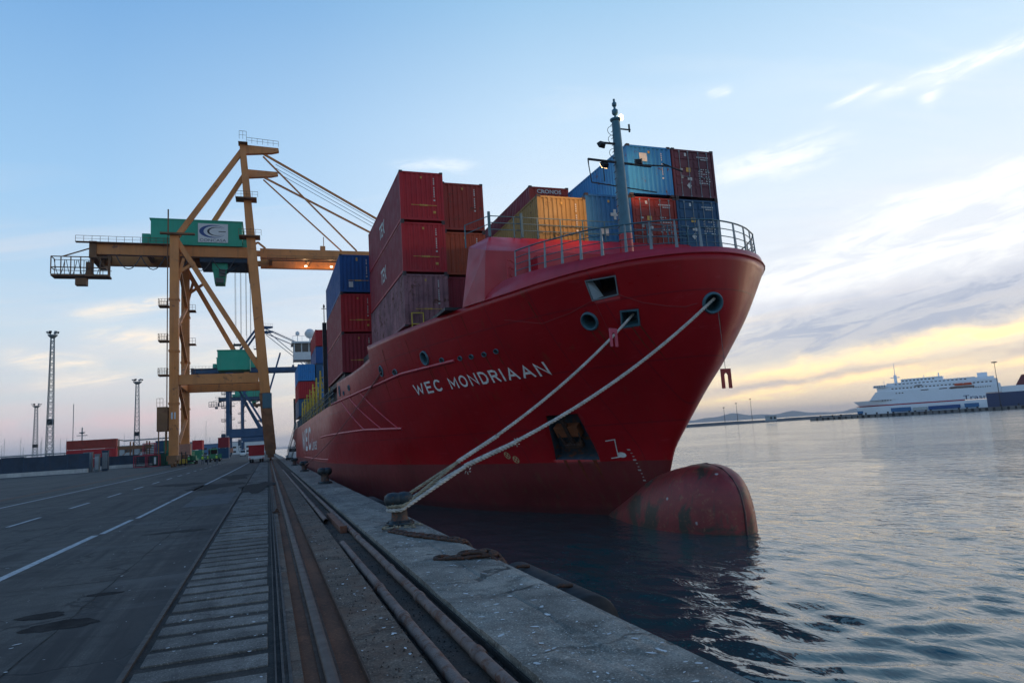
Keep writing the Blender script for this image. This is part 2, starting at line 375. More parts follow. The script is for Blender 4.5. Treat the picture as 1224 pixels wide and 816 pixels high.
# crane rail bed
mb = MB(); mb.add([(0.27,-30,-.055),(0.80,-30,-.055),(0.80,300,-.055),(0.27,300,-.055)], [(0,1,2,3)])
S('crane_rail_bed', mb, M_rustbed)
M_rail = material('crane_rail_steel', (0.085, 0.058, 0.046), 0.65, 0.2, var=0.2, scale=2.5, bump=0.1, rust=0.15)
M_railw = material('crane_rail_web', (0.07, 0.035, 0.022), 0.75, 0.3, var=0.3, bump=0.4)
mb = MB(); mb.prism([(0.445,-30,-.005),(0.452,-30,.022),(0.475,-30,.03),(0.525,-30,.03),(0.548,-30,.022),(0.555,-30,-.005)], (0,330,0))
S('crane_rail', mb, M_rail)
mb = MB(); mb.box(.485,-30,-.045,.515,300,-.005); mb.box(.41,-30,-.05,.59,300,-.035)
S('crane_rail_foot', mb, M_railw)
# landward crane rail, in its groove
mb = MB(); mb.box(-14.87,-30,.004,-14.77,300,.008); mb.box(-15.3,-30,.001,-14.9,300,.004); mb.box(-14.74,-30,.001,-14.4,300,.004)
S('landward_crane_rail', mb, M_railw)
# dirty concrete between rail and pipes, service trench, cope slabs
mb = MB(); mb.box(.80,-30,-.12,1.33,300,-.004); S('rough_concrete_strip', mb, M_concd)
mb = MB(); mb.box(.785,-30,-.05,.80,300,.010); S('rail_bed_edge_angle', mb, M_railw)
mb = MB(); mb.add([(1.33,-30,-.115),(2.06,-30,-.115),(2.06,300,-.115),(1.33,300,-.115)], [(0,1,2,3)])
mb.add([(1.33,-30,-.16),(1.33,300,-.16),(1.33,300,-.004),(1.33,-30,-.004)],[(0,1,2,3)])
S('pipe_trench', mb, groundmat('trench_dirt', (0.035,0.027,0.021), (0.085,0.064,0.050), .92, .0, sp=.7, rust=.5, bstr=1.0))
# cope: individual slabs with joints
mb = MB(); y = -4.0
def slab(mb, x0, y0, x1, y1, z, zb=-0.6, j=0.0):
    n = 4; e = []
    for i in range(n): e.append((x0+j*rnd.uniform(-1,1), y0+(y1-y0)*i/n))
    vs = [(x0,y0),(x1,y0),(x1,y1),(x0,y1)]
    mb.add([(a,b_,zb) for a,b_ in vs]+[(a+rnd.uniform(-j,j)*.3,b_+rnd.uniform(-j,j)*.3,z+rnd.uniform(-.004,.004)) for a,b_ in vs], [(4,5,6,7),(0,1,5,4),(1,2,6,5),(2,3,7,6),(3,0,4,7)])
while y < 300:
    L = rnd.choice([5.3, 7.8, 9.4]); slab(mb, 2.06, y, 2.752, y+L-.012, rnd.uniform(-.010, -.004), j=.02)
    y += L
y = -4.0
while y < 300:
    L = 5.6 + rnd.uniform(-.4, .4); slab(mb, 2.757, y, EDGE, y+L-.014, rnd.uniform(-.002, .006), j=.015)
    y += L
o = S('quay_cope', mb, M_conc, bevel=0.018)
def vnoise(X, Y, sc, seed, octv=4, rough=.55):
    out = np.zeros_like(X); amp = 1; tot = 0
    for k in range(octv):
        rg = np.random.default_rng(seed+k); G = rg.random((256, 256)); x = X*sc*2**k+37.1*k; y = Y*sc*2**k+11.7*k
        xi = np.floor(x).astype(int); yi = np.floor(y).astype(int); fx = x-xi; fy_ = y-yi; fx = fx*fx*(3-2*fx); fy_ = fy_*fy_*(3-2*fy_)
        g = lambda a, b: G[a % 256, b % 256]
        out += amp*((g(xi,yi)*(1-fx)+g(xi+1,yi)*fx)*(1-fy_)+(g(xi,yi+1)*(1-fx)+g(xi+1,yi+1)*fx)*fy_); tot += amp; amp *= rough
    return out/tot
def relief(name, m, x0, x1, y0, y1, res, ztop, amp, joints=(), edge=False, groove=None, skirt=.25):
    xs = np.arange(x0, x1+res/2, res); 
    ys_ = [y0]
    while ys_[-1] < y1: ys_.append(ys_[-1]+max(res, ys_[-1]*.0035))
    ys_ = np.array(ys_); X, Y = np.meshgrid(xs, ys_, indexing='ij')
    big1 = vnoise(X, Y*.7, 1.1, 3); er = np.clip((big1-.52)*9, 0, 1)                     # eroded patches
    Z = ztop+amp*(vnoise(X, Y, 3.0, 11)-.5)*.6-er*amp*1.3-er*amp*1.5*np.abs(vnoise(X, Y, 26, 21, 3)-.5)+amp*.5*(vnoise(X, Y, 30, 31, 2)-.5)
    for j in joints: Z -= .020*np.exp(-((Y-j-.03*np.sin(X*5+j)-(vnoise(X, Y, 6, 61)-.5)*.05)/.018)**2)
    if groove is not None: Z -= .020*np.exp(-((X-groove-(vnoise(X*0, Y, 1.2, 41)-.5)*.12)/.016)**2)
    if edge:
        ex = x1-(.015+.05*vnoise(X*0, Y, 1.6, 51)**2); d = np.clip((X-(ex-.11))/.11, 0, None); Z -= .07*d**2.2
    co = np.stack([X, Y, Z], -1).reshape(-1, 3); nx, ny = X.shape; idx = np.arange(nx*ny).reshape(nx, ny)
    q = np.stack([idx[:-1,:-1], idx[1:,:-1], idx[1:,1:], idx[:-1,1:]], -1).reshape(-1, 4)
    mb = MB(); mb.add([tuple(p) for p in co], [tuple(f) for f in q], True)
    for row in (idx[0], idx[-1]):
        a = [tuple(co[i]) for i in row]; b_ = [(p[0], p[1], p[2]-skirt) for p in a]; n = len(a)
        mb.add(a+b_, [(i, i+1, n+i+1, n+i) for i in range(n-1)])
    return S(name, mb, m, fixn=False)
relief('quay_cope_worn', M_conc, 2.055, EDGE+.012, 2.0, 46, .022, .026, .016, joints=(5.9, 11.45, 14.6, 20.1, 26.2, 33), edge=True, groove=2.84)
relief('rough_strip_worn', M_concd, .802, 1.335, 2.0, 40, .025, .010, .016, joints=(7.7, 13.1, 19.4, 27))
mb = MB(); mb.box(2.03,-30,-.3,EDGE-.03,300,-.05); S('quay_cope_base', mb, M_dark)
mb = MB(); mb.add([(EDGE-.02,-30,-.3),(EDGE-.02,6000,-.3),(EDGE-.02,6000,-9),(EDGE-.02,-30,-9)], [(0,1,2,3)]); S('quay_wall', mb, M_wall)
# markings
def strip(mb, pts, w, z=0.004):
    for a, b_ in zip(pts[:-1], pts[1:]):
        d = Vector((b_[0]-a[0], b_[1]-a[1])).normalized(); nx, ny = -d.y*w/2, d.x*w/2
        mb.add([(a[0]+nx,a[1]+ny,z),(a[0]-nx,a[1]-ny,z),(b_[0]-nx,b_[1]-ny,z),(b_[0]+nx,b_[1]+ny,z)], [(3,2,1,0)])
mb = MB(); strip(mb, [(-4.75,2),(-4.6,12),(-4.42,20.6),(-4.40,21.6)], .17); strip(mb, [(-4.30,21.9),(-4.22,25.8)], .15); strip(mb,[(-4.13,26.3),(-4.05,34)],.15)
strip(mb, [(-4.05,34.3),(-3.85,48),(-3.5,75),(-3.25,100),(-3.0,150),(-2.9,220)], .15)
strip(mb, [(-12.35,20),(-12.2,42),(-12.0,90),(-11.9,120)], .15)
y = 12.2
while y < 150:
    strip(mb, [(-8.12,y),(-8.12,y+3.5)], .14); y += 7.62
S('road_marking', mb, M_white, fixn=False)
M_tar = material('tar_seam', (0.014,0.013,0.012), .8, var=.3, bump=.2, spec=.2)
mb = MB(); r_ = random.Random(31)
def seam_line(x0, y0, x1, y1, w, wig):
    n = int(math.dist((x0,y0),(x1,y1))/.5)+2; pts = [(x0+(x1-x0)*k/n+r_.uniform(-wig,wig), y0+(y1-y0)*k/n+r_.uniform(-wig,wig)*.5) for k in range(n+1)]
    for k in range(n):
        a, b_ = pts[k], pts[k+1]; d = Vector((b_[0]-a[0], b_[1]-a[1])).normalized(); ww = w*r_.uniform(.5,1.3)/2; nx, ny = -d.y*ww, d.x*ww
        mb.add([(a[0]+nx,a[1]+ny,.0025),(a[0]-nx,a[1]-ny,.0025),(b_[0]-nx,b_[1]-ny,.0025),(b_[0]+nx,b_[1]+ny,.0025)], [(3,2,1,0)])
seam_line(-2.45,3,-2.3,60,.02,.02); seam_line(-6.1,6,-5.9,90,.03,.04); seam_line(-9.9,12,-9.8,110,.035,.04)
for yy in (13.4, 19.2, 25.9, 34, 44, 58, 76): seam_line(-14.5, yy+r_.uniform(-1,1), -1.36, yy, .025, .05)
for k in range(34):                                   # wandering cracks
    x, y = r_.uniform(-8,-1.6), 5+r_.random()**1.5*40; a = r_.uniform(0, 6.3)
    for s_ in range(r_.randint(3,9)):
        a += r_.uniform(-.8,.8); q = (x+.35*math.cos(a), y+.45*math.sin(a)); seam_line(x, y, *q, .012, .01); x, y = q
S('tar_seams', mb, M_tar, fixn=False)
# patches & oil stain
def blob(mb, cx_, cy_, rx, ry, z=0.004, n=26, seed=1, rag=.25):
    r_ = random.Random(seed); ph = [r_.uniform(0,6.28) for _ in range(4)]
    pts = []
    for i in range(n):
        a = 2*PI*i/n; k = 1+rag*(math.sin(2*a+ph[0])*.4+math.sin(3*a+ph[1])*.4+math.sin(7*a+ph[2])*.25+math.sin(11*a+ph[3])*.2)
        pts.append((cx_+rx*k*math.cos(a), cy_+ry*k*math.sin(a), z))
    mb.add(pts, [tuple(range(n))])
M_oil = material('oil_stain', (0.008, 0.008, 0.009), 0.85, var=0.3, bump=0.2, spec=.15)
mb = MB(); blob(mb, -2.45, 10.3, .38, .30, seed=3); blob(mb, -2.85, 11.05, .30, .2, seed=5); blob(mb, -2.35,12.2,.25,.12,seed=9)
S('oil_stain', mb, M_oil)
mb = MB(); mb.add([(-3.15,29.5,.004),(-1.5,29.5,.004),(-1.45,37.5,.004),(-3.2,36.5,.004)], [(0,1,2,3)])
S('asphalt_patch', mb, M_patch)
mb = MB(); blob(mb, -2.2, 20.5, .6, .35, seed=13, rag=.5); blob(mb,-3.0,46,1.6,3.5,seed=22,rag=.5); blob(mb,-.6,41,.9,4.5,z=.012,seed=23,rag=.5); blob(mb,-2.4,60,1.2,5,seed=24,rag=.5); blob(mb,-5.5,52,1.4,2.5,seed=25,rag=.5)
S('dark_repair_patch', mb, material('old_tar', (0.022,0.021,0.020), 0.9, var=.3, bump=.4, spec=.2))
# gull droppings and paint chips
mb = MB()
for k in range(1500):
    y = 3.5 + rnd.random()**1.8*36
    zone = rnd.random()
    if zone < .62: x = rnd.uniform(2.1, 3.38); z = .030
    elif zone < .74: x = rnd.uniform(.82, 1.3); z = .019
    elif zone < .86: x = rnd.uniform(-1.15, -.05); z = .007
    else: x = rnd.uniform(-5, -1.4); z = .006
    r0 = (.006+.02*rnd.random()**3)*(1.0 if zone < .62 else .8); n = 6; a0 = rnd.uniform(0, 6)
    st = rnd.uniform(1, 2.6); pts = []
    z += rnd.uniform(-.004,.003)
    for i in range(n):
        a = 2*PI*i/n; rr = r0*rnd.uniform(.6, 1.3); px, py = rr*st*math.cos(a), rr*math.sin(a)
        pts.append((x+px*math.cos(a0)-py*math.sin(a0), y+px*math.sin(a0)+py*math.cos(a0), z))
    mb.add(pts, [tuple(range(n))])
tag(mb.build('bird_droppings', material('dropping_white', (0.50,0.51,0.50), .8, var=.3)), kind='stuff')
# gravel crumbs lying along pipes and rail
mb = MB()
for k in range(2600):
    y = 3 + rnd.random()**1.6*30
    x = rnd.choice([rnd.gauss(1.42,.06), rnd.gauss(1.72,.09), rnd.gauss(2.0,.04), rnd.uniform(.82,1.33)]); z = .012 if .8 < x < 1.33 else -.113
    if not (.81 < x < 2.05): continue
    r_ = rnd.uniform(.004,.016); o3 = [Vector((rnd.uniform(-1,1),rnd.uniform(-1,1),rnd.uniform(-1,1))) for _ in range(4)]
    p = Vector((x,y,z)); vs_ = [p+Vector((r_,0,0)),p+Vector((-r_*.6,r_*.9,0)),p+Vector((-r_*.5,-r_*.8,0)),p+Vector((0,0,r_*1.1))+o3[0]*r_*.3]
    mb.add(vs_, [(0,1,3),(1,2,3),(2,0,3),(0,2,1)])
tag(mb.build('gravel', M_dark), kind='stuff')

# ---- water: one sheet, fine near the quay, with real small waves
def water():
    A = np.linspace(R(-25), R(140), 640); r = [2.5]
    while r[-1] < 14000: r.append(r[-1]*1.0098 if r[-1] < 400 else r[-1]*1.06)
    r = np.array(r); nr, na = len(r), len(A)
    RR, AA = np.meshgrid(r, A, indexing='ij'); X = RR*np.sin(AA); Y = RR*np.cos(AA)
    rg = np.random.default_rng(4); Z = np.zeros_like(X)
    # domain-warped sum of directional waves
    wx = X+0.35*np.sin(.7*Y+1.)+.2*np.sin(1.9*X+.8*Y); wy = Y+0.35*np.sin(.6*X+2.)+.2*np.sin(1.7*Y-.9*X)
    for k in range(70):
        lam = 0.30*(1.052**k); th = R(205)+rg.normal()*0.55
        kx, ky = math.cos(th)*2*PI/lam, math.sin(th)*2*PI/lam
        amp = 0.0052*lam**0.55*(1 if lam < 0.9 else (0.9/lam)**1.7)
        cell = RR*0.0098; fade = np.clip(lam/(cell*3.0)-1.0, 0, 1)
        s = np.sin(kx*wx+ky*wy+rg.uniform(0,6.28))
        Z += amp*fade*s
    patch = 0.75+0.35*np.sin(X*.13+Y*.05+1)*np.sin(Y*.11-X*.07)
    Z = Z*patch*2.1
    Z += WZ
    co = np.stack([X,Y,Z],-1).reshape(-1,3)
    idx = np.arange(nr*na).reshape(nr,na)
    q = np.stack([idx[:-1,:-1],idx[:-1,1:],idx[1:,1:],idx[1:,:-1]],-1).reshape(-1,4)
    me = bpy.data.meshes.new('sea_water'); me.vertices.add(len(co)); me.vertices.foreach_set('co', co.ravel())
    me.loops.add(q.size); me.loops.foreach_set('vertex_index', q[:, ::-1].ravel())
    me.polygons.add(len(q)); me.polygons.foreach_set('loop_start', np.arange(0,q.size,4)); me.polygons.foreach_set('use_smooth', np.ones(len(q),bool))
    me.update(calc_edges=True)
    o = bpy.data.objects.new('sea_water', me); col.objects.link(o)
    m = bpy.data.materials.new('sea_water'); m.use_nodes = True; t = m.node_tree; p = t.nodes['Principled BSDF']
    p.inputs['Base Color'].default_value = (0.004, 0.058, 0.060, 1); p.inputs['IOR'].default_value = 1.6
    co_ = N('ShaderNodeTexCoord', t).outputs['Object']
    mp = N('ShaderNodeMapping', t); t.links.new(co_, mp.inputs[0]); mp.inputs['Rotation'].default_value = (0,0,R(20)); mp.inputs['Scale'].default_value = (1.6, 0.8, 1)
    h = MATH('ADD', NOISE(mp.outputs[0], 1.9, 3, .55, t, .4), MATH('MULTIPLY', NOISE(mp.outputs[0], .6, 3, .5, t, .3), 1.3, tree=t), tree=t)
    ln = N('ShaderNodeVectorMath', t); ln.operation = 'LENGTH'; t.links.new(co_, ln.inputs[0])
    dist = MATH('DIVIDE', ln.outputs['Value'], 120.0, tree=t, clamp=True)
    t.links.new(RAMP(dist, [(0.0, .02), (.15, .03), (.6, .07), (1.0, .10)], t), p.inputs['Roughness'])
    cat = NOISE(co_, .035, 3, .6, t, 1.0); h = MATH('MULTIPLY', h, RAMP(cat, [(.35, .45), (.6, 1.15)], t), tree=t)
    h = MATH('MULTIPLY', h, RAMP(dist, [(0.0, .12), (.08, .25), (.2, .7), (.5, 1.0)], t), tree=t)
    b_ = N('ShaderNodeBump', t); b_.inputs['Strength'].default_value = 1.0; b_.inputs['Distance'].default_value = 0.15
    t.links.new(h, b_.inputs['Height']); t.links.new(b_.outputs[0], p.inputs['Normal'])
    me.materials.append(m); tag(o, kind='structure')
water()
# ---- far shores
M_rock = material('breakwater_rock', (0.07,0.075,0.08), .9, var=.3, scale=.3, bump=.3)
mb = MB()
pts = [(300+i*6, 480+0.05*i*6, rnd.uniform(.2,1.0)) for i in range(120)]
for a, b_ in zip(pts[:-1], pts[1:]):
    mb.add([(a[0],a[1]-5,-2),(b_[0],b_[1]-5,-2),(b_[0],b_[1],b_[2]),(a[0],a[1],a[2]),(b_[0],b_[1]+12,b_[2]),(a[0],a[1]+12,a[2])], [(0,1,2,3),(3,2,4,5)])
S('breakwater', mb, M_rock)
M_hill = material('far_hill', (0.09,0.11,0.09), 1.0, var=.1, scale=.002, bump=0)
mb = MB(); hx = []
n = 160
for i in range(n):
    a = R(22+i*0.45); rr = 9000
    h = 32+58*abs(math.sin(i*.11+.5))*abs(math.sin(i*.037+1.2))+16*math.sin(i*.6)+9*math.sin(i*1.3+1)
    hx.append((rr*math.sin(a), rr*math.cos(a), max(20, h), 1.35*rr*math.sin(a), 1.35*rr*math.cos(a)))
for a, b_ in zip(hx[:-1], hx[1:]):
    mb.add([(a[0]*.96,a[1]*.96,-5),(b_[0]*.96,b_[1]*.96,-5),(b_[0],b_[1],b_[2]),(a[0],a[1],a[2]),(b_[3],b_[4],-5),(a[3],a[4],-5)], [(0,1,2,3),(3,2,4,5)])
S('far_hills', mb, M_hill)
# ferry finger quay
P0 = Vector((389.6, 259.9, 0)); U = Vector((-.582, .813, 0)); NN = Vector((.813, .582, 0))
def fp(s, off, z): return P0 + U*s + NN*off + Vector((0,0,z))
def fbox(mb, s0, s1, o0, o1, z0, z1):
    return mb.add([fp(s0,o0,z0),fp(s1,o0,z0),fp(s1,o1,z0),fp(s0,o1,z0),fp(s0,o0,z1),fp(s1,o0,z1),fp(s1,o1,z1),fp(s0,o1,z1)],
                  [(0,3,2,1),(4,5,6,7),(0,1,5,4),(1,2,6,5),(2,3,7,6),(3,0,4,7)])
M_fq = material('far_quay_concrete', (0.17,0.16,0.15), .9, var=.35, scale=.15, bump=0)
mb = MB(); fbox(mb, -150, 110, 0, 9, -4, .25); fbox(mb, 86,110,9,60,-4,.2); S('ferry_quay', mb, M_fq)
# harbour haze: one closed box round everything
mb = MB(); mb.box(-4000,-300,-12,14000,14000,190)
hz = mb.build('haze', None); hm = bpy.data.materials.new('haze_air'); hm.use_nodes = True; ht = hm.node_tree; ht.nodes.clear()
pv = N('ShaderNodeVolumePrincipled', ht); pv.inputs['Color'].default_value = (.86,.88,.95,1); pv.inputs['Density'].default_value = 0.9e-4; pv.inputs['Anisotropy'].default_value = 0.2
ho = N('ShaderNodeOutputMaterial', ht); ht.links.new(pv.outputs[0], ho.inputs['Volume']); hz.data.materials.append(hm); tag(hz, kind='stuff')
# ================================================================== SHIP
XC = 14.2
def pchip(xs, ys):
    xs = np.array(xs, float); ys = np.array(ys, float); h = np.diff(xs); d = np.diff(ys)/h
    m = np.zeros_like(xs)
    for i in range(1, len(xs)-1):
        if d[i-1]*d[i] > 0:
            w1 = 2*h[i]+h[i-1]; w2 = h[i]+2*h[i-1]; m[i] = (w1+w2)/(w1/d[i-1]+w2/d[i])
    m[0] = d[0]; m[-1] = d[-1] if abs(d[-1]) > 1e-6 else 0
    def f(x):
        x = min(max(x, xs[0]), xs[-1]); i = min(int(np.searchsorted(xs, x, 'right'))-1, len(h)-1); t = (x-xs[i])/h[i]
        return ((1+2*t)*(1-t)**2*ys[i]+t*(1-t)**2*h[i]*m[i]+t*t*(3-2*t)*ys[i+1]+t*t*(t-1)*h[i]*m[i+1])
    return f
Ys = pchip([-6,-1.6,.15,1,2,3,4.3,6,7.9], [25,24.2,22.75,22.35,21.45,20.55,19.45,18.62,18.3])
_bs = [0,1,2,3.5,5.5,8.3,11.5,15,19,26,34,60]; _bw = [0,.32,.75,1.5,2.7,4.1,5.3,6.4,7.5,9.0,9.9,10.0]
_rs = [0,.05,.15,.35,.8,1.4,2.5,4.6,7,9.8,13,17,21,27,34,60]; _br = [0,.6,1.05,1.6,2.38,3.1,3.95,5.05,5.9,6.75,7.55,8.4,9.0,9.6,9.95,10]
FW = pchip([math.sqrt(v) for v in _bs], _bw); FR = pchip([math.sqrt(v) for v in _rs], _br)
def hb(Y, z):
    s_ = Y-Ys(z)
    if s_ <= 0: return 0.0
    u = min(max((z+1.6)/9.4, 0), 1.1); g = u**1.6; q = math.sqrt(s_)
    w = (1-g)*FW(q)+g*FR(q)
    if Y > 112: w *= 1-0.55*((Y-112)/33)**2*(1 if z < 1 else max(0.12, 1-(z-1)/3.0))   # run aft
    return w
def hx(Y, z): return XC-hb(Y, z)
def hp(Y, z, off=0.0):
    e = .05; p = Vector((hx(Y, z), Y, z)); a = Vector((hx(Y+e, z), Y+e, z))-p; c = Vector((hx(Y, z+e), Y, z+e))-p
    n = c.cross(a).normalized()
    if n.x > 0: n = -n
    return p+n*off, n
def zk(Y): return float(np.interp(Y, [18, 24, 40], [7.55, 7.4, 7.4]))
BRK1, BRK2 = 20.35, 29.35          # distance behind the stem of the two steps in the sheer
def topz(s_):
    Y = 18.3+s_
    if s_ < BRK1: return zk(Y)
    if s_ < BRK2: return float(np.interp(Y, [38.65, 40.5, 43, 47.7], [6.72, 6.5, 6.33, 6.2]))
    return 4.85
def hull_material():
    m = bpy.data.materials.new('hull_paint'); m.use_nodes = True; t = m.node_tree; p = t.nodes['Principled BSDF']
    co = N('ShaderNodeTexCoord', t).outputs['Object']; sp_ = N('ShaderNodeSeparateXYZ', t); t.links.new(co, sp_.inputs[0])
    z = sp_.outputs[2]
    n1 = NOISE(co, .35, 5, .6, t, .5); n2 = NOISE(co, 2.0, 6, .65, t)
    mp = N('ShaderNodeMapping', t); t.links.new(co, mp.inputs[0]); mp.inputs['Scale'].default_value = (2.2, 2.2, .16)
    st = NOISE(mp.outputs[0], 1.6, 6, .65, t)
    red = MIX(RAMP(n1, [(.3, 0.), (.7, 1.)], t), (.27, .005, .008), (.36, .008, .012), t)
    red = MIX(MATH('MULTIPLY', RAMP(st, [(.55, 0.), (.75, 1.)], t), .45, tree=t), red, (.15, .006, .010), t)
    # faint weld seams / plate edges
    w1 = MATH('FRACT', MATH('DIVIDE', sp_.outputs[1], 2.6, tree=t), tree=t); w2 = MATH('FRACT', MATH('DIVIDE', z, 2.1, tree=t), tree=t)
    seam = MATH('MAXIMUM', MATH('LESS_THAN', w1, .020, tree=t), MATH('LESS_THAN', w2, .026, tree=t), tree=t)
    red = MIX(MATH('MULTIPLY', seam, .7, tree=t), red, (.17, .008, .014), t)
    red = MIX(RAMP(n2, [(.62, 0.), (.74, .6)], t), red, (.13, .03, .02), t)
    sc = NOISE(COMB(MATH('MULTIPLY', sp_.outputs[1], .25, tree=t), sp_.outputs[0], MATH('MULTIPLY', z, 3.5, tree=t), t), 1.6, 7, .7, t, .5)
    red = MIX(MATH('MULTIPLY', RAMP(sc, [(.0, 0.), (.60, 0.), (.68, 1.)], t), .35, tree=t), red, (.42, .05, .06), t)
    rs = NOISE(mp.outputs[0], .55, 6, .7, t, .3)
    red = MIX(MATH('MULTIPLY', RAMP(rs, [(.0, 0.), (.60, 0.), (.68, 1.)], t), .5, tree=t), red, (.16, .045, .02), t)
    boot = MIX(RAMP(n1, [(.3, 0.), (.7, 1.)], t), (.12, .015, .016), (.18, .024, .026), t)
    boot = MIX(RAMP(st, [(.52, 0.), (.7, .6)], t), boot, (.13, .05, .03), t)
    boot = MIX(RAMP(n2, [(.58, 0.), (.74, .5)], t), boot, (.06, .030, .026), t)
    zl = MATH('ADD', z, MATH('MULTIPLY', n2, .05, tree=t), tree=t)
    f = RAMP(MATH('MULTIPLY_ADD', zl, .5, .5, tree=t), [(0.0, 0.), (.846, 0.), (.858, 1.)], t)   # boot-top line near z 0.71
    cc = MIX(f, boot, red, t)
    wet = RAMP(MATH('MULTIPLY_ADD', z, .5, 1.0, tree=t), [(0.0, 1.), (.29, 1.), (.40, 0.)], t)
    cc = MIX(MATH('MULTIPLY', wet, .6, tree=t), cc, (.05, .012, .012), t)
    t.links.new(cc, p.inputs['Base Color'])
    t.links.new(MATH('ADD', RAMP(n2, [(.3, .27), (.7, .42)], t), MATH('MULTIPLY', MATH('SUBTRACT', 1., f, tree=t), .3, tree=t), tree=t), p.inputs['Roughness'])
    p.inputs['Specular IOR Level'].default_value = .26
    b_ = N('ShaderNodeBump', t); b_.inputs['Strength'].default_value = .18; b_.inputs['Distance'].default_value = .06
    hh = MATH('ADD', NOISE(co, .8, 3, .5, t), MATH('MULTIPLY', seam, .12, tree=t), tree=t)
    hh = MATH('ADD', hh, MATH('MULTIPLY', NOISE(co, 9, 4, .6, t), .05, tree=t), tree=t)
    hh = MATH('ADD', hh, MATH('MULTIPLY', MATH('SINE', MATH('MULTIPLY', sp_.outputs[1], 2*PI/.72, tree=t), tree=t), MATH('MULTIPLY', n1, .055, tree=t), tree=t), tree=t)
    t.links.new(hh, b_.inputs['Height']); t.links.new(b_.outputs[0], p.inputs['Normal'])
    return m
M_hull = hull_material()
M_redp = material('ship_red_paint', (.40,.012,.024), .42, var=.14, scale=.8, bump=.08, bscale=6, streak=.2, streakc=(.10,.01,.01))
M_teal = material('fitting_teal', (.045,.12,.15), .5, var=.2, bump=.1, streak=.3)
M_tealm = material('mast_teal', (.05,.15,.20), .45, var=.15, bump=.1, streak=.25)
M_pink = material('strake_red', (.46,.03,.05), .35, var=.1, bump=0)
M_lett = material('lettering_white', (.66,.66,.63), .6, var=.25, scale=5, rust=.25, rustc=(.28,.12,.08), bump=0)
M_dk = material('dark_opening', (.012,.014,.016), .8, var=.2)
M_blk = material('black_steel', (.02,.022,.025), .6, .3, var=.3, bump=.3)
M_ship_white = material('ship_white', (.62,.63,.62), .5, var=.08, streak=.15, bump=.05)
M_glass = material('dark_glass', (.01,.014,.018), .08, var=0, bump=0)
M_deck = material('deck_green', (.03,.05,.045), .8, var=.3)
M_galv = material('galvanised', (.19,.225,.24), .5, .3, var=.2, bump=.1)
M_brownin = material('pocket_rust', (.030,.014,.010), .8, var=.5, scale=1.2, rust=.6, rustc=(.07,.028,.012), bump=.3)
M_bluein = material('pocket_blue', (.03,.05,.07), .6, var=.4, scale=1.5, rust=.5, rustc=(.14,.05,.02))
ship = thing('container_ship', 'large red container ship moored at the quay, WEC MONDRIAAN lettered white on its bow', 'ship', (XC, 24, 0))
ship_inv = Vector((XC, 24, 0))
def shp(mb, name, m, parent=None, **kw):
    """build in world coordinates, parent to the ship"""
    o = mb.build(name, m, **kw); o.parent = parent or ship
    o.location = (-ship_inv) if parent is None else (0, 0, 0)
    return o
# --- hull: closed lofted solid
def build_hull():
    ss = [0] + [0.012*(1.55**k) for k in range(9)]
    ss = [v for v in ss if v < 0.3] + list(np.arange(.3, 3, .15)) + list(np.arange(3, 12, .3)) + list(np.arange(12, 20.2, .5)) + [BRK1-.01, BRK1+.01]
    ss += list(np.arange(20.7, 29.2, .5)) + [BRK2-.01, BRK2+.01] + list(np.arange(30, 60, 1.2)) + list(np.arange(60, 128, 4)) + [128]
    vv = np.concatenate([np.linspace(0, .8, 36), np.linspace(.8, 1, 12)[1:]])
    V = []; near = []; far = []
    for i, s_ in enumerate(ss):
        T = topz(s_); a = []; c = []
        for v in vv:
            z = -4.5+9.3*v/.8 if v <= .8001 else 4.8+(T-4.8)*(v-.8)/.2; Y = Ys(z)+s_; w = 0 if i == 0 else hb(Y, z)
            a.append(len(V)); V.append((XC-w, Y, z))
            if i == 0: c.append(a[-1])
            else: c.append(len(V)); V.append((XC+w, Y, z))
        near.append(a); far.append(c)
    Fc = []; n = len(vv)
    for i in range(len(ss)-1):
        for j in range(n-1):
            Fc.append((near[i][j], near[i+1][j], near[i+1][j+1], near[i][j+1]))
            Fc.append((far[i][j], far[i][j+1], far[i+1][j+1], far[i+1][j]))
        for k, j in ((0, 0), (1, n-1)):
            q = (near[i][j], far[i][j], far[i+1][j], near[i+1][j])
            Fc.append(tuple(dict.fromkeys(q)))
    Fc.append(tuple(near[-1]) + tuple(far[-1][::-1]))
    mb = MB(); mb.add(V, Fc, True)
    return mb
hull = build_hull().build('hull', M_hull)
# cutters: hawse pipes, mooring openings, anchor pocket
def frame_at(Y, z):
    p, n = hp(Y, z); u = Vector((0,0,1)); a = n.cross(u).normalized(); b_ = a.cross(n).normalized()
    if a.y > 0: a = -a
    return p, n, a, (b_ if b_.z > 0 else -b_)
ports_round = [(18.67, 5.88, .30), (21.7, 5.81, .29), (31.93, 5.85, .30)]
cut1 = MB(); 
for Y, z, r in ports_round:
    p, n, a, b_ = frame_at(Y, z)
    ring = [p+n*.5+(a*math.cos(t)+b_*math.sin(t))*r for t in np.linspace(0, 2*PI, 25)[:-1]]
    cut1.prism(ring, -n*1.1)
def quad_cut(mb, pts, depth, grow=1.0):
    P = [hp(Y, z)[0] for Y, z in pts]; c = sum(P, Vector())/4; nn = (P[1]-P[0]).cross(P[3]-P[0]).normalized()
    if nn.x > 0: nn = -nn
    mb.prism([c+(q-c)*grow+nn*.6 for q in P], -nn*(depth+.6)); return P, nn
WIN = [(21.03,7.12),(20.09,7.09),(20.31,6.49),(21.17,6.46)]
SQ = [(20.51,5.95),(20.03,5.91),(20.25,5.44),(20.78,5.44)]
ANC = [(26.2,2.65),(24.84,2.63),(25.36,.74),(27.29,.80)]
P_, n_ = quad_cut(cut1, SQ, .6)
cut2 = MB(); quad_cut(cut2, WIN, 1.0)
cut3 = MB(); quad_cut(cut3, ANC, .5)
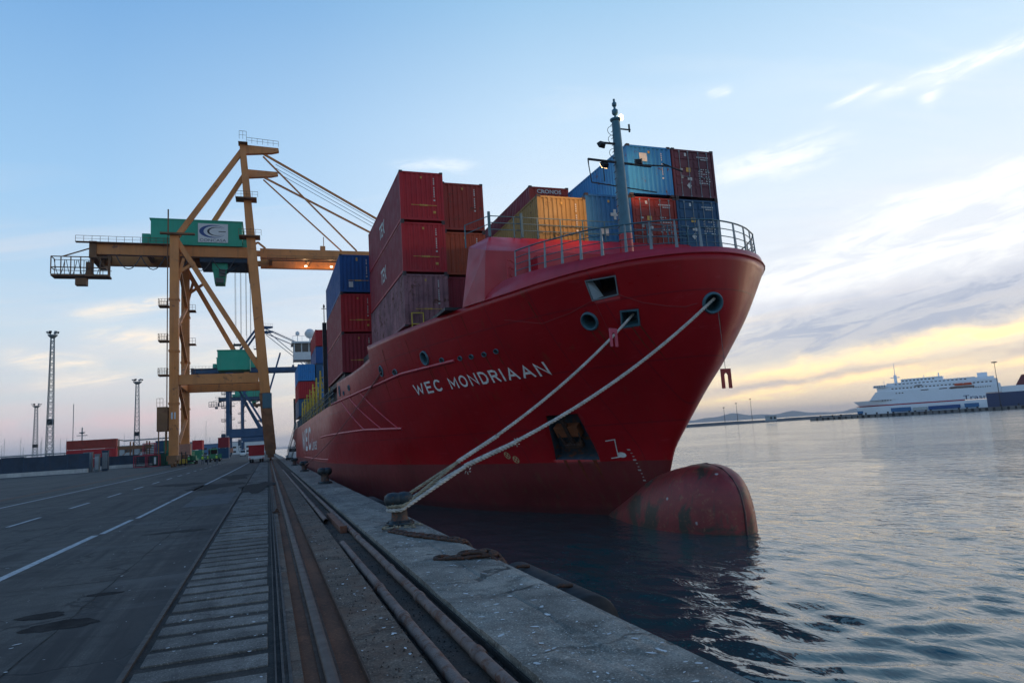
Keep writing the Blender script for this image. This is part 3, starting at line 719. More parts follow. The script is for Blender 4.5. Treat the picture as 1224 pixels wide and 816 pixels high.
def cutobj(mb, m, name):
    o = mb.build(name, m); md = hull.modifiers.new(name, 'BOOLEAN'); md.object = o; md.operation = 'DIFFERENCE'; md.solver = 'EXACT'; md.material_mode = 'TRANSFER'
    return o
cs = [cutobj(cut1, M_teal, 'c1'), cutobj(cut2, M_brownin, 'c2'), cutobj(cut3, M_bluein, 'c3')]
bpy.context.view_layer.update()
me = bpy.data.meshes.new_from_object(hull.evaluated_get(bpy.context.evaluated_depsgraph_get()))
hull.modifiers.clear(); old = hull.data; hull.data = me; me.name = 'hull'
for o in cs: bpy.data.objects.remove(o)
hull.parent = ship; hull.location = -ship_inv
# rims of the openings
def ring_on(Y, z, r, w, name='fairlead', m=M_teal, hgt=.07):
    p, n, a, b_ = frame_at(Y, z); mb = MB(); K = 28; prof = [(r, -.10), (r, hgt*.6), (r+w*.3, hgt), (r+w*.7, hgt), (r+w, .0), (r+w, -.08)]
    vs_ = [p+n*h+(a*math.cos(2*PI*k/K)+b_*math.sin(2*PI*k/K))*rr for rr, h in prof for k in range(K)]
    mb.add(vs_, [(i*K+k, i*K+(k+1) % K, (i+1)*K+(k+1) % K, (i+1)*K+k) for i in range(len(prof)-1) for k in range(K)], True)
    return shp(mb, name, m)
for (Y, z, r) in ports_round: ring_on(Y, z, r-.02, .09)
def rim_poly(pts, w, h, name, m):
    P = [hp(Y, z)[0] for Y, z in pts]; mb = MB()
    for i in range(4):
        a = P[i]; c = P[(i+1) % 4]; d = (c-a).normalized()*w*.45; n = hp(*pts[i])[1]
        mb.bar(a-d+n*.0, c+d+n*.0, w, h, up=n)
    return shp(mb, name, m)
rim_poly(WIN, .045, .05, 'opening_frame', M_galv); rim_poly(SQ, .06, .08, 'fairlead', M_teal)
# inner lining seen through the big mooring opening
mb = MB(); P = [hp(Y, z)[0] for Y, z in WIN]; nn_ = hp(20.6, 6.8)[1]
mb.add([P[0]-nn_*.03, P[3]-nn_*.03, P[3]-nn_*.30+(P[2]-P[3])*.30, P[0]-nn_*.30+(P[1]-P[0])*.06], [(0,1,2,3)]); shp(mb, 'opening_lining', material('lining_pale', (.35,.42,.46), .5, var=.1), fixn=False)
# anchor in its pocket
mb = MB(); p, n, a, b_ = frame_at(26.0, 1.75)
c = p-n*.12
mb.bar(c+b_*.75, c-b_*.55, .16, .14, up=n); mb.bar(c-b_*.55-a*.42, c-b_*.55+a*.42, .2, .22, up=n)
mb.bar(c-b_*.5-a*.40, c+b_*.12-a*.52, .16, .12, up=n, w2=.05, h2=.05); mb.bar(c-b_*.5+a*.40, c+b_*.12+a*.52, .16, .12, up=n, w2=.05, h2=.05)
shp(mb, 'anchor', M_brownin)
mb = MB(); mb.bar(p-n*.25+b_*.15-a*.62, p-n*.25+b_*.15+a*.55, .5, .3, up=n); shp(mb, 'anchor_bolster', material('bolster_orange', (.17,.050,.015), .8, var=.4, scale=1.5, rust=.4))
# small scuppers and mooring ports (raised lips with dark inside)
def small_port(Y, z, r, ry=None):
    ry = ry or r; p, n, a, b_ = frame_at(Y, z); K = 16
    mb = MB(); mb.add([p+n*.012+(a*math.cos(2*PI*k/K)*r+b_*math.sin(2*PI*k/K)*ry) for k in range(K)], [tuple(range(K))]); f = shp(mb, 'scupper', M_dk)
    mb = MB(); vs_ = [p+n*h+(a*math.cos(2*PI*k/K)*r*q+b_*math.sin(2*PI*k/K)*ry*q) for q, h in ((1.,.01),(1.02,.045),(1.2,.045),(1.25,0)) for k in range(K)]
    mb.add(vs_, [(i*K+k, i*K+(k+1) % K, (i+1)*K+(k+1) % K, (i+1)*K+k) for i in range(3) for k in range(K)], True); o = mb.build('lip', M_teal); o.parent = f
for Y, z, r, ry in [(29.03,5.46,.13,.09),(28.2,5.42,.13,.09),(27.32,5.40,.13,.09),(26.53,5.42,.13,.09),(30.5,5.55,.16,.12),(37.4,5.85,.22,.26),(35.6,5.58,.24,.14),(44.3,5.55,.2,.16),(47.2,5.6,.16,.3),(46.0,5.35,.14,.12)]: small_port(Y, z, r, ry)
# rub strakes
def strake(pts, r, name='rub_strake', m=M_pink):
    mb = MB(); P = []
    for (a, c) in zip(pts[:-1], pts[1:]):
        K = max(2, int(abs(c[0]-a[0])/.6)+1)
        for k in range(K): t = k/K; P.append(hp(a[0]+(c[0]-a[0])*t, a[1]+(c[1]-a[1])*t, .01)[0])
    P.append(hp(*pts[-1], .01)[0]); mb.tube(P, r, 8); return shp(mb, name, m)
strake([(50.6,4.90),(44,5.02),(38,5.25),(34.9,5.42),(29.5,5.42)], .075)
strake([(60,2.72),(50,2.78),(43,2.82),(37.4,2.68)], .075)
strake([(87,.82),(70,.86),(54.4,.94)], .06)
strake([(47.3,4.98),(43.06,2.85)], .04); strake([(44.7,4.96),(40.17,2.76)], .04); strake([(42,5.05),(37.85,2.69)], .04)
# lettering on the shell
def hull_text(s, Y0, Y1, z0, z1, h, name='lettering', bold=.012, m=M_lett, lift=.012):
    vs_, fs_ = text_mesh(s, h, bold=bold*h, width=abs(Y1-Y0)); W = abs(Y1-Y0)
    out = []
    for x, y, _ in vs_: t = x/W; out.append(hp(Y0+(Y1-Y0)*t, z0+(z1-z0)*t+y, lift)[0])
    mb = MB(); mb.add(out, fs_); return shp(mb, name, m, fixn=False)
GLY = {'W': (1.15, [[(0,1),(.27,0),(.575,.8),(.88,0),(1.15,1)]]), 'E': (.62, [[(.62,1),(0,1),(0,0),(.62,0)],[(0,.52),(.52,.52)]]), 'M': (.92, [[(0,0),(0,1),(.46,.25),(.92,1),(.92,0)]]),
 'N': (.76, [[(0,0),(0,1),(.76,0),(.76,1)]]), 'I': (.0, [[(0,0),(0,1)]]), 'A': (.86, [[(0,0),(.43,1),(.86,0)],[(.16,.33),(.70,.33)]]),
 'D': (.70, [[(0,0),(0,1),(.30,1),(.55,.90),(.70,.65),(.70,.35),(.55,.10),(.30,0),(0,0)]]), 'R': (.66, [[(0,0),(0,1),(.38,1),(.60,.90),(.64,.74),(.60,.58),(.38,.50),(0,.50)],[(.36,.50),(.68,0)]]),
 'O': (.80, [[(.40+.40*math.cos(a),.5+.5*math.sin(a)) for a in np.linspace(0,2*PI,17)]]), 'C': (.74, [[(.40+.40*math.cos(a),.5+.5*math.sin(a)) for a in np.linspace(R(48),R(312),14)]])}
def stroke_text(s, width, h, w=.17, gap=.30):
    tot = sum(GLY[c][0] for c in s)+(len(s)-1)*(gap+w)+w; k = width/tot; x = w/2; out = []; i_ = 0
    for c in s:
        gw, pl_ = GLY[c]
        for P in pl_:
            n = len(P); L_ = []; R_ = []
            closed = math.dist(P[0], P[-1]) < 1e-6
            q = [(p[0]+x, (p[1]*(1-w)+w/2)) for p in P]
            for i in range(n):
                a = q[i-1] if i else (q[-2] if closed else None); b_ = q[i+1] if i < n-1 else (q[1] if closed else None)
                def nrm(u, v): d = math.dist(u, v); return (-(v[1]-u[1])/d, (v[0]-u[0])/d)
                n1 = nrm(a, q[i]) if a else None; n2 = nrm(q[i], b_) if b_ else None
                if n1 and n2:
                    m = (n1[0]+n2[0], n1[1]+n2[1]); l2 = max(.35, (m[0]**2+m[1]**2)/2); m = (m[0]/l2, m[1]/l2)
                    px, py = q[i]
                else:
                    m = n1 or n2; d_ = (m[1], -m[0]); e = (-w/2*.95 if not a else w/2*.95) if abs(m[1]) > .9 or abs(m[0]) > .9 or True else 0; px, py = q[i][0]+d_[0]*e, q[i][1]+d_[1]*e
                L_.append((px+m[0]*w/2, py+m[1]*w/2)); R_.append((px-m[0]*w/2, py-m[1]*w/2))
            for i in range(n-1): out.append(([L_[i], R_[i], R_[i+1], L_[i+1]], i_))
            i_ += 1
        x += gw+gap+w
    return [([(px*k, min(1,max(0,py))*h) for px, py in f], z) for f, z in out]
def hull_strokes(s, Y0, Y1, z0, z1, h, w=.17, gap=.3, name='lettering'):
    W = abs(Y1-Y0); mb = MB()
    for f, i_ in stroke_text(s, W, h, w, gap):
        mb.add([hp(Y0+(Y1-Y0)*x/W, z0+(z1-z0)*x/W+y, .012+.0006*(i_ % 3))[0] for x, y in f], [(0,1,2,3)])
    return shp(mb, name, M_lett, fixn=False)
hull_strokes('WEC', 34.17, 31.45, 4.21, 4.24, .56); hull_strokes('MONDRIAAN', 30.75, 24.5, 4.24, 4.19, .53)
hull_strokes('WEC', 92, 74, 1.5, 1.65, 2.5, w=.2); hull_text('Lines', 72.5, 65.5, 1.65, 1.72, 1.2, bold=0)
# rust runs below the openings
M_run = material('rust_run', (.14,.030,.014), .7, var=.4, scale=3, rust=.5, rustc=(.08,.03,.015), bump=0, spec=.2)
r_ = random.Random(12)
for Y, z, L_, w_ in [(29.0,5.33,.9,.06),(28.2,5.3,.55,.05),(27.3,5.28,1.2,.07),(26.5,5.30,.7,.05),(30.5,5.4,1.1,.07),(31.9,5.5,1.4,.10),(31.75,5.5,.8,.05),(21.6,5.45,1.0,.07),(21.85,5.45,.6,.05),(20.5,5.40,.9,.06),(20.25,5.40,1.3,.05),(37.3,5.5,1.3,.12),(35.5,5.4,.9,.1),(25.6,.76,.9,.22),(26.3,.76,1.1,.16),(26.9,.78,.8,.12),(44.2,5.3,1.4,.12),(18.72,5.5,.8,.05),(33.2,6.9,1.2,.07),(27.7,7.1,.9,.06),(36.4,6.9,1.5,.08),(23.6,6.9,1.1,.05)]:
    n = 7; a = []; c = []
    for i in range(n): t = i/(n-1); ww = w_*(1-t)**.7*r_.uniform(.6,1.1)*.5+.004; yy = Y+.03*t*r_.uniform(-1,1); a.append((yy-ww, z-L_*t)); c.append((yy+ww, z-L_*t))
    mb = MB(); P_ = [hp(*q, .007)[0] for q in a]+[hp(*q, .007)[0] for q in c]; mb.add(P_, [(i, i+1, n+i+1, n+i) for i in range(n-1)]); shp(mb, 'rust_run', M_run, fixn=False)
# bulbous-bow mark, thruster marks, draught marks
def onhull(poly, name, m=M_lett, lift=.012):
    mb = MB(); mb.add([hp(Y, z, lift)[0] for Y, z in poly], [tuple(range(len(poly)))]); return mb
mk = MB()
def seg(mb, a, b_, w):
    a = Vector((a[0], a[1])); b2 = Vector((b_[0], b_[1])); d = (b2-a).normalized(); n = Vector((-d.y, d.x))*w/2
    mb.add([hp(*q, .012)[0] for q in (a+n, a-n, b2-n, b2+n)], [(0,1,2,3)])
seg(mk, (24.60,1.50), (24.14,1.55), .035); seg(mk, (24.16,1.56), (24.50,.82), .035); seg(mk, (24.82,.80), (24.3,.86), .035)
K = 18; mk.add([hp(24.30+.19*math.cos(2*PI*k/K), .93+.11*math.sin(2*PI*k/K), .014)[0] for k in range(K)], [tuple(range(K))])
shp(mk, 'bulb_mark', M_lett, fixn=False)
mk = MB()
for (Y, z) in ((29.66,1.06),(29.28,.86)):
    for k in range(K):
        a0, a1 = 2*PI*k/K, 2*PI*(k+1)/K
        mk.add([hp(Y+r*math.cos(t), z+r*math.sin(t), .012)[0] for r, t in ((.16,a0),(.16,a1),(.125,a1),(.125,a0))], [(0,1,2,3)])
    seg(mk, (Y-.09,z-.09), (Y+.09,z+.09), .035); seg(mk, (Y-.09,z+.09), (Y+.09,z-.09), .035)
shp(mk, 'thruster_mark', material('mark_yellow', (.45,.36,.18), .6, var=.3), fixn=False)
mk = MB()
for k in range(13):
    z = 1.12-k*.135; Y = 23.86-.008*k
    seg(mk, (Y-.03, z), (Y+(.05 if k % 3 else .10), z), .03 if k % 3 else .055)
shp(mk, 'draught_marks', material('draught_grey', (.40,.36,.34), .7, var=.3, bump=0), fixn=False)
# --- bulb
def bulb():
    yt = [18.50,18.56,18.68,18.98,19.45,20.25,21.2,22.4,24,26.5]
    W = pchip(yt, [0,.30,.52,.82,1.10,1.40,1.58,1.60,1.36,.88]); T = pchip(yt, [-.95,-.55,-.22,.16,.44,.58,.48,.22,-.42,-1.45])
    mb = MB(); K = 40; rows = []
    yy = [18.501]+[18.50+.006*1.45**k for k in range(14)]; yy = [v for v in yy if v < 18.95]+list(np.arange(18.95, 26.5, .2))
    for Y in yy:
        w = max(.002, W(Y)); t_ = T(Y); zc = -1.9; a = t_-zc; row = []
        for k in range(K):
            th = 2*PI*k/K; c_, s_ = math.cos(th), math.sin(th)
            hx_ = w*math.copysign(abs(c_)**.75, c_); hz = (a if s_ > 0 else 2.2)*math.copysign(abs(s_)**.8, s_)
            row.append((XC+hx_, Y, zc+hz))
        rows.append(row)
    vs_ = [p for r in rows for p in r]
    mb.add(vs_, [(i*K+k, i*K+(k+1) % K, (i+1)*K+(k+1) % K, (i+1)*K+k) for i in range(len(rows)-1) for k in range(K)], True)
    mb.add(rows[0], [tuple(range(K))]); return mb
def bulb_material():
    m = bpy.data.materials.new('bulb_paint'); m.use_nodes = True; t = m.node_tree; p = t.nodes['Principled BSDF']
    co = N('ShaderNodeTexCoord', t).outputs['Object']; n1 = NOISE(co, .8, 6, .6, t, 1.0); n2 = NOISE(co, 5, 6, .7, t, .5)
    mp = N('ShaderNodeMapping', t); t.links.new(co, mp.inputs[0]); mp.inputs['Scale'].default_value = (1, 3.0, .5); mp.inputs['Rotation'].default_value = (R(25),0,0)
    st = NOISE(mp.outputs[0], 2.0, 6, .6, t)
    c = MIX(RAMP(n1, [(.35, 0.), (.65, 1.)], t), (.17,.018,.018), (.27,.028,.026), t)
    c = MIX(RAMP(st, [(.56, 0.), (.66, .55)], t), c, (.05,.035,.025), t)
    gp = NOISE(co, .55, 5, .6, t, .8); c = MIX(RAMP(gp, [(.50, 0.), (.57, .9)], t), c, (.025,.032,.020), t)
    c = MIX(RAMP(n2, [(.55, 0.), (.68, .8)], t), c, (.26,.10,.05), t)
    sp_ = N('ShaderNodeSeparateXYZ', t); t.links.new(co, sp_.inputs[0])
    yy_ = MATH('MULTIPLY', MATH('ADD', sp_.outputs[1], MATH('MULTIPLY', n1, 1.5, tree=t), tree=t), .05, tree=t)
    g_ = MATH('MULTIPLY', RAMP(yy_, [(.98, 0.), (1.0, 0.)], t), 1.0, tree=t)
    v = N('ShaderNodeTexVoronoi', t); v.inputs['Scale'].default_value = 1.3; t.links.new(co, v.inputs['Vector'])
    c = MIX(RAMP(MATH('ADD', v.outputs['Distance'], MATH('MULTIPLY', n2, .18, tree=t), tree=t), [(.13, .9), (.17, 0.)], t), c, (.42,.38,.36), t)
    t.links.new(c, p.inputs['Base Color']); p.inputs['Roughness'].default_value = .5
    b_ = N('ShaderNodeBump', t); b_.inputs['Strength'].default_value = .3; b_.inputs['Distance'].default_value = .03; t.links.new(n2, b_.inputs['Height']); t.links.new(b_.outputs[0], p.inputs['Normal'])
    return m
shp(bulb(), 'bulbous_bow', bulb_material())
mb = MB(); mb.tube([(XC,18.49,-1.9),(XC,18.49,-.95),(XC,18.56,-.55),(XC,18.68,-.22),(XC,18.98,.16),(XC,19.45,.44),(XC,20.25,.58),(XC,21.2,.48),(XC,22.4,.24)], .035, 8); shp(mb, 'bulb_ridge', material('ridge_dark', (.07,.02,.02), .6))
# --- bulwark plate above the knuckle
HBY = pchip([18.2,20,22,24,24.7,25.9], [.20,.34,.48,.60,.58,.02])
mb = MB(); outer = []; ylist = [18.3+v for v in (0,.012,.04,.09,.16,.28,.45,.7,1,1.4,1.9,2.5,3.2,4,5,5.9,6.4,6.9,7.3,7.6)]
for sgn in (-1, 1):
    rows = []
    for Y in ylist:
        s_ = Y-18.3; z = zk(Y); w = 0 if s_ == 0 else hb(Ys(z)+s_, z); h = HBY(Y); Yy = Ys(z)+s_
        wi = max(0, w-.10*h/.5-.02); fy = (.10 if s_ < .3 else .10*max(0, 1-s_/3))
        rows.append([(XC+sgn*w, Yy, z-.004), (XC+sgn*wi, Yy+fy, z+h), (XC+sgn*max(0, wi-.07), Yy+fy+.06, z+h), (XC+sgn*max(0, w-.12), Yy+.1, z-.004)])
    vs_ = [p for r in rows for p in r]
    mb.add(vs_, [(i*4+k, (i+1)*4+k, (i+1)*4+k+1, i*4+k+1) for i in range(len(rows)-1) for k in range(3)], True)
o = shp(mb, 'bulwark', M_redp)
mb = MB(); P = []
for sgn in (-1, 1):
    pts = []
    for Y in ylist:
        s_ = Y-18.3; z = zk(Y); w = 0 if s_ == 0 else hb(Ys(z)+s_, z); pts.append(Vector((XC+sgn*w, Ys(z)+s_-.005, z)))
    mb.tube(pts, .03, 6)
shp(mb, 'knuckle_bar', M_redp)
# --- wave breaker housing in front of the containers
def breaker():
    zb = 7.395; mb = MB()
    A0 = (8.30,25.75,zb); A1 = (8.47,25.75,9.48); B0_ = (7.80,27.25,zb); B1 = (8.22,27.25,10.02); T1 = (9.15,27.25,10.52)
    A0r = (20.1,25.75,zb); A1r = (19.93,25.75,9.48); B0r = (20.6,27.25,zb); B1r = (20.18,27.25,10.02); T1r = (19.25,27.25,10.52)
    mb.add([A0,A1,B0_,B1,T1,A0r,A1r,B0r,B1r,T1r], [(2,0,1,3),(3,1,4),(0,5,6,1),(1,6,9,4),(5,7,8,6),(6,8,9),(2,3,4,9,8,7),(0,2,7,5)])
    return mb
shp(breaker(), 'wave_breaker', M_redp)
for x in (10.5, 12.6, 14.7, 16.8): mb = MB(); mb.box(x, 25.2, 7.4, x+.05, 25.75, 9.2); shp(mb, 'breaker_bracket', M_redp)
# rail and lockers on top of the breaker
mb = MB()
for x in np.arange(9.2, 19.3, 1.12): mb.bar((x,27.2,10.5), (x,27.2,11.45), .05)
for z in (10.85, 11.15, 11.45): mb.bar((9.2,27.2,z), (19.2,27.2,z), .035)
mb.bar((8.1,27.3,10.0),(8.1,27.3,11.0),.05); mb.bar((8.1,27.3,11.0),(9.2,27.2,11.45),.035); mb.bar((8.1,27.3,10.6),(9.2,27.2,11.1),.03)
for x in (9.1, 10.6): mb.box(x, 27.05, 10.5, x+.1, 27.15, 11.6)
shp(mb, 'breaker_rail', M_teal)
# --- forecastle rail round the bow
def bowrail():
    mb = MB(); path = []
    for sgn in (-1, 1):
        seg_ = []
        for s_ in ([.02,.06,.12,.22,.36,.55,.8,1.1,1.5,2,2.6,3.2,3.9,4.7,5.5,5.9] if sgn < 0 else [0,.02,.06,.12,.22,.36,.55,.8,1.1,1.5,2,2.6,3.2,3.9,4.7,5.5,5.9]):
            Y = 18.3+s_; z = zk(Y)+HBY(Y); w = max(0, hb(Ys(zk(Y))+s_, zk(Y))-.42 if s_ < 2 else hb(Ys(zk(Y))+s_, zk(Y))-.32)
            seg_.append(Vector((XC+sgn*w, Y+.42*max(0, 1-s_/2.5), z-.02)))
        path = seg_[::-1]+path if sgn < 0 else path+seg_
    L = [0]
    for a, c in zip(path[:-1], path[1:]): L.append(L[-1]+(c-a).length)
    def at(d):
        i = min(int(np.searchsorted(L, d, 'right'))-1, len(path)-2); i = max(i, 0)
        return path[i].lerp(path[i+1], (d-L[i])/max(1e-6, L[i+1]-L[i]))
    total = L[-1]; K = 120
    for hgt, r in ((1.05,.028),(.78,.016),(.52,.016),(.26,.016)): mb.tube([at(total*k/K)+Vector((0,0,hgt)) for k in range(K+1)], r, 6)
    o = shp(mb, 'bow_railing', M_teal)
    n_posts = 19
    for k in range(n_posts+1):
        q = at(total*k/n_posts); inn = (Vector((XC, 23, q.z))-q); inn.z = 0; inn.normalize()
        pm = MB(); pm.bar(q-inn*.04+Vector((0,0,-.02)), q+Vector((0,0,1.06)), .11, .05, w2=.05, h2=.04, up=inn)
        x = pm.build('railing_post', M_galv); x.parent = o
bowrail()
# side ladder-rail on the forecastle
mb = MB()
for x, y in ((9.05,24.9),(9.6,25.5)): mb.bar((x,y,7.5),(x,y,8.9),.04)
for z in (7.9,8.25,8.6,8.9): mb.bar((9.05,24.9,z),(9.6,25.5,z),.025)
shp(mb, 'ladder', M_redp)
mb = MB(); mb.box(11.2,24.35,7.6,12.0,24.5,8.6); shp(mb, 'notice_board', material('board_pale', (.42,.42,.36), .7, var=.3, rust=.3))
mb = MB(); mb.lathe([(.32,0),(.32,.15),(.14,.2),(.14,.75),(.2,.8),(.2,.9)], (16.1,22.6,7.4), 14); mb.lathe([(.3,0),(.3,.5),(.22,.55)], (16.8,23.6,7.4), 12)
mb.bar((15.4,23.4,7.4),(15.7,23.4,9.0),.05); mb.bar((16.0,23.4,7.4),(15.7,23.4,9.0),.05); mb.bar((15.45,23.4,8.2),(15.95,23.4,8.2),.04); shp(mb, 'windlass', M_redp)
# --- foremast
mast = shp(MB().tube([(14.2,24.35,7.4),(14.2,24.35,9.95)], [.31,.275], 20), 'foremast', M_redp)
def mpart(mb, name, m): o = mb.build(name, m); o.parent = mast; return o
mb = MB(); mb.tube([(14.2,24.35,9.95),(14.2,24.35,15.0)], [.275,.17], 20); mb.lathe([(.2,0),(.24,.05),(.24,.1),(.1,.12)], (14.2,24.35,14.95), 16)
mb.tube([(14.2,24.35,15.0),(14.2,24.35,15.95)], .05, 8); mb.lathe([(.1,0),(.13,.05),(.13,.2),(.07,.25)], (14.2,24.35,15.25), 12); mb.lathe([(.07,0),(.1,.04),(.1,.15),(.05,.2)], (14.2,24.35,15.62), 12)
mpart(mb, 'mast_tube', M_tealm)
mb = MB(); mb.bar((12.7,24.3,13.12),(15.7,24.3,13.02),.09,.07); mb.bar((12.72,24.3,13.12),(12.72,24.3,12.8),.03); mb.bar((13.4,24.3,13.9),(14.2,24.3,13.9),.07); mb.bar((14.2,24.3,14.6),(14.85,24.3,14.6),.05)
mb.bar((14.8,24.3,14.5),(14.8,24.3,14.85),.06); mb.bar((13.4,24.3,13.05),(13.4,24.3,12.2),.03); mb.bar((12.9,24.5,12.2),(16.0,24.5,11.95),.04); mb.bar((12.9,24.5,12.2),(12.75,24.4,13.1),.03)
mb.bar((16.3,24.3,13.2),(17.3,24.3,12.9),.05); mb.bar((15.0,24.3,13.05),(16.6,24.3,13.1),.05)
for k in range(18): mb.bar((13.82+.005*k,24.3,9.6+k*.3),(13.82+.005*k,24.1,9.6+k*.3),.02)
mpart(mb, 'yard', M_blk)
mb = MB()
for z in (13.5,14.1,14.5):
    mb.tube([Vector((14.05-.28*math.sin(t),24.35,z+.22*math.cos(t))) for t in np.linspace(0,PI,9)], .012, 5)
mpart(mb, 'hoop', M_blk)
def lamp_head(p, aim, w, lit, name='floodlight'):
    p = Vector(p); aim = Vector(aim); d = (aim-p).normalized()
    mb = MB(); mb.bar(p-d*.18, p, w*.7, w*.5, w2=w, h2=w*.8); o = mpart(mb, name, M_blk)
    mb = MB(); mb.bar(p+d*.002, p+d*.02, w*.9, w*.7); g = mb.build('lamp_glass', emis('lamp_glow', (1.0,.62,.28), 12) if lit else M_glass); g.parent = o
    return o
lamp_head((13.35,24.3,13.75), (12.6,27,12.2), .32, False); lamp_head((13.5,24.45,12.95), (12.9,27.5,11.6), .34, True); lamp_head((15.2,24.45,13.25), (16.8,27.5,13.9), .34, True)
mb = MB(); mb.lathe([(.07,0),(.09,.03),(.09,.2),(.05,.24)], (14.42,24.25,14.98), 12); mpart(mb, 'masthead_lamp', emis('masthead_glow', (1.0,.75,.4), 6))
for i, (p, a, e, sz) in enumerate([((13.55,24.7,12.9),(12.4,27.5,11.6),380,110),((15.1,24.75,13.35),(16.9,27.6,14.0),700,62)]):
    ld = bpy.data.lights.new('floodlight_beam', 'SPOT'); ld.energy = e; ld.color = (1.0,.56,.24); ld.spot_size = R(sz); ld.spot_blend = 1.0; ld.shadow_soft_size = .12
    lo = bpy.data.objects.new('floodlight_beam', ld); col.objects.link(lo); lo.location = p; lo.rotation_euler = (Vector(p)-Vector(a)).to_track_quat('Z', 'Y').to_euler()
# --- hatch covers, coamings, deck rail, lashing frames aft
mb = MB(); mb.box(7.2,27.9,7.4,21.2,38.2,7.53); mb.box(8.4,27.9,7.41,20.0,34,7.5); shp(mb, 'hatch_cover', M_blk)
mb = MB(); mb.box(6.4,38.9,6.2,22.0,48.2,7.9); mb.box(5.6,48.8,4.83,22.8,104,6.75); mb.box(5.2,49.2,6.55,23.2,61.5,6.95); mb.box(5.2,62,6.3,23.2,104,6.62); mb.box(5.0,105.5,4.8,23.4,127,6.5); shp(mb, 'hatch_coaming', M_blk)
mb = MB()
for Y in np.arange(49, 126, 1.5): mb.bar((4.32,Y,4.84),(4.32,Y,5.95),.04)
for z in (5.2,5.57,5.95): mb.bar((4.32,48.2,z),(4.32,126,z),.03)
shp(mb, 'deck_rail', M_teal)
M_yel = material('lashing_yellow', (.60,.42,.05), .6, var=.2, rust=.3)
for k, Y in enumerate((63.5, 69, 74.5, 80, 86, 92, 98)):
    mb = MB(); h = 8.7-.12*k
    for x in (4.55, 5.3): mb.bar((x,Y,4.84),(x,Y,h),.13)
    for z in (6.2,7.2,8.1): mb.bar((4.55,Y,z),(5.3,Y,z),.08)
    mb.bar((4.55,Y,h),(4.55,Y+2.6,6.0),.1); mb.bar((4.55,Y,h-.5),(5.3,Y+.01,5.2),.07)
    shp(mb, 'lashing_frame', M_yel)
for x, Y in ((7.3,35.35),(8.95,35.3)):
    mb = MB()
    for q in (0, .62): mb.bar((x+q,Y,7.4),(x+q,Y,8.72),.05)
    for z in (8.1,8.7): mb.bar((x,Y,z),(x+.62,Y,z),.05)
    shp(mb, 'guard_frame', M_yel)
mb = MB(); mb.box(4.75,62.2,4.84,5.1,62.6,12.9); mb.bar((4.92,62.4,12.9),(4.92,62.4,14.6),.07); mb.bar((4.7,62.4,14.2),(5.2,62.4,14.2),.05); mb.box(4.85,62.3,14.3,5.0,62.5,14.5); shp(mb, 'lashing_post', M_blk)
mb = MB(); mb.box(4.22,121,4.84,4.5,121.6,10.2); shp(mb, 'stern_post', M_blk)
# accommodation block
M_orgl = material('ship_red_light', (.42,.03,.03), .5)
mb = MB(); mb.box(7.2,129,4.8,21.2,141,18.2); acc = shp(mb, 'accommodation', M_ship_white)
mb = MB(); mb.box(4.6,127.5,17.6,23.8,131.5,18.9); mb.box(4.6,127.5,18.9,23.8,131.5,19.0); mb.box(4.3,127.2,20.6,24.1,132.5,20.9)
for x in np.arange(4.75,23.8,1.26): mb.box(x-.08,127.6,18.9,x+.08,127.75,20.65)
for Y in (127.9,129.6,131.3): mb.box(4.65,Y-.08,18.9,4.8,Y+.08,20.65)
mb.box(7.5,131.5,18,20.9,140,20.6); wh = mb.build('wheelhouse', M_ship_white); wh.parent = acc
mb = MB(); mb.box(4.78,127.72,18.95,23.6,131.2,20.6); x = mb.build('window', M_glass); x.parent = acc
mb = MB(); mb.lathe([(.02,-.9),(.6,-.7),(.95,-.1),(.9,.3),(.5,.8),(.02,.95)], (7.6,129.5,22.6), 16); mb.bar((7.6,129.5,20.9),(7.6,129.5,22),.25); mb.lathe([(.35,0),(.35,.5),(.1,.7)], (5.4,129,22.3), 10); mb.bar((5.4,129,20.9),(5.4,129,22.4),.1)
for X_ in np.arange(4.5,24,1.6): mb.bar((X_,127.4,20.9),(X_,127.4,21.9),.05)
mb.bar((4.5,127.4,21.9),(23.9,127.4,21.9),.05); mb.bar((14.2,134,20),(14.2,134,29),.4); mb.bar((11.5,134,26),(16.9,134,26),.15)
x = mb.build('radar_mast', M_ship_white); x.parent = acc
# ================================================================== containers
def cmat(name, c, rust=.2, var=.12, rough=.5, streak=.25):
    return material('container_'+name, c, rough, spec=.28, var=var, scale=.9, rust=rust*.9, rustc=(.10,.035,.02), streak=streak, streakc=tuple(v*.45+.01 for v in c), bump=.1, bscale=12)
CM = {
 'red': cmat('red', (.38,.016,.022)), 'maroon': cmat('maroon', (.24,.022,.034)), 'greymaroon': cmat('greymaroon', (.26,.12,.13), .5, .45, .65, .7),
 'orangered': cmat('orangered', (.28,.034,.022), .4), 'orange': cmat('orange', (.36,.060,.022), .3), 'ochre': cmat('ochre', (.34,.20,.065), .3), 'blue': cmat('blue', (.03,.14,.30), .2),
 'skyblue': cmat('skyblue', (.03,.19,.44), .3), 'navy': cmat('navy', (.02,.075,.15), .2), 'teal': cmat('teal', (.03,.14,.17)), 'purple': cmat('purple', (.13,.035,.045), .2),
 'green': cmat('green', (.03,.20,.11), .2), 'dkgreen': cmat('dkgreen', (.02,.09,.06), .2), 'grey': cmat('grey', (.22,.24,.25), .3), 'deepblue': cmat('deepblue', (.012,.07,.22), .1), 'pale': cmat('pale', (.42,.44,.43), .2)}
M_cast = material('corner_casting', (.05,.035,.035), .6, .3, var=.3)
M_mark = material('container_marking', (.52,.50,.46), .6, var=.3, bump=0)
M_mkye = material('marking_yellow', (.50,.28,.05), .6, var=.3, bump=0)
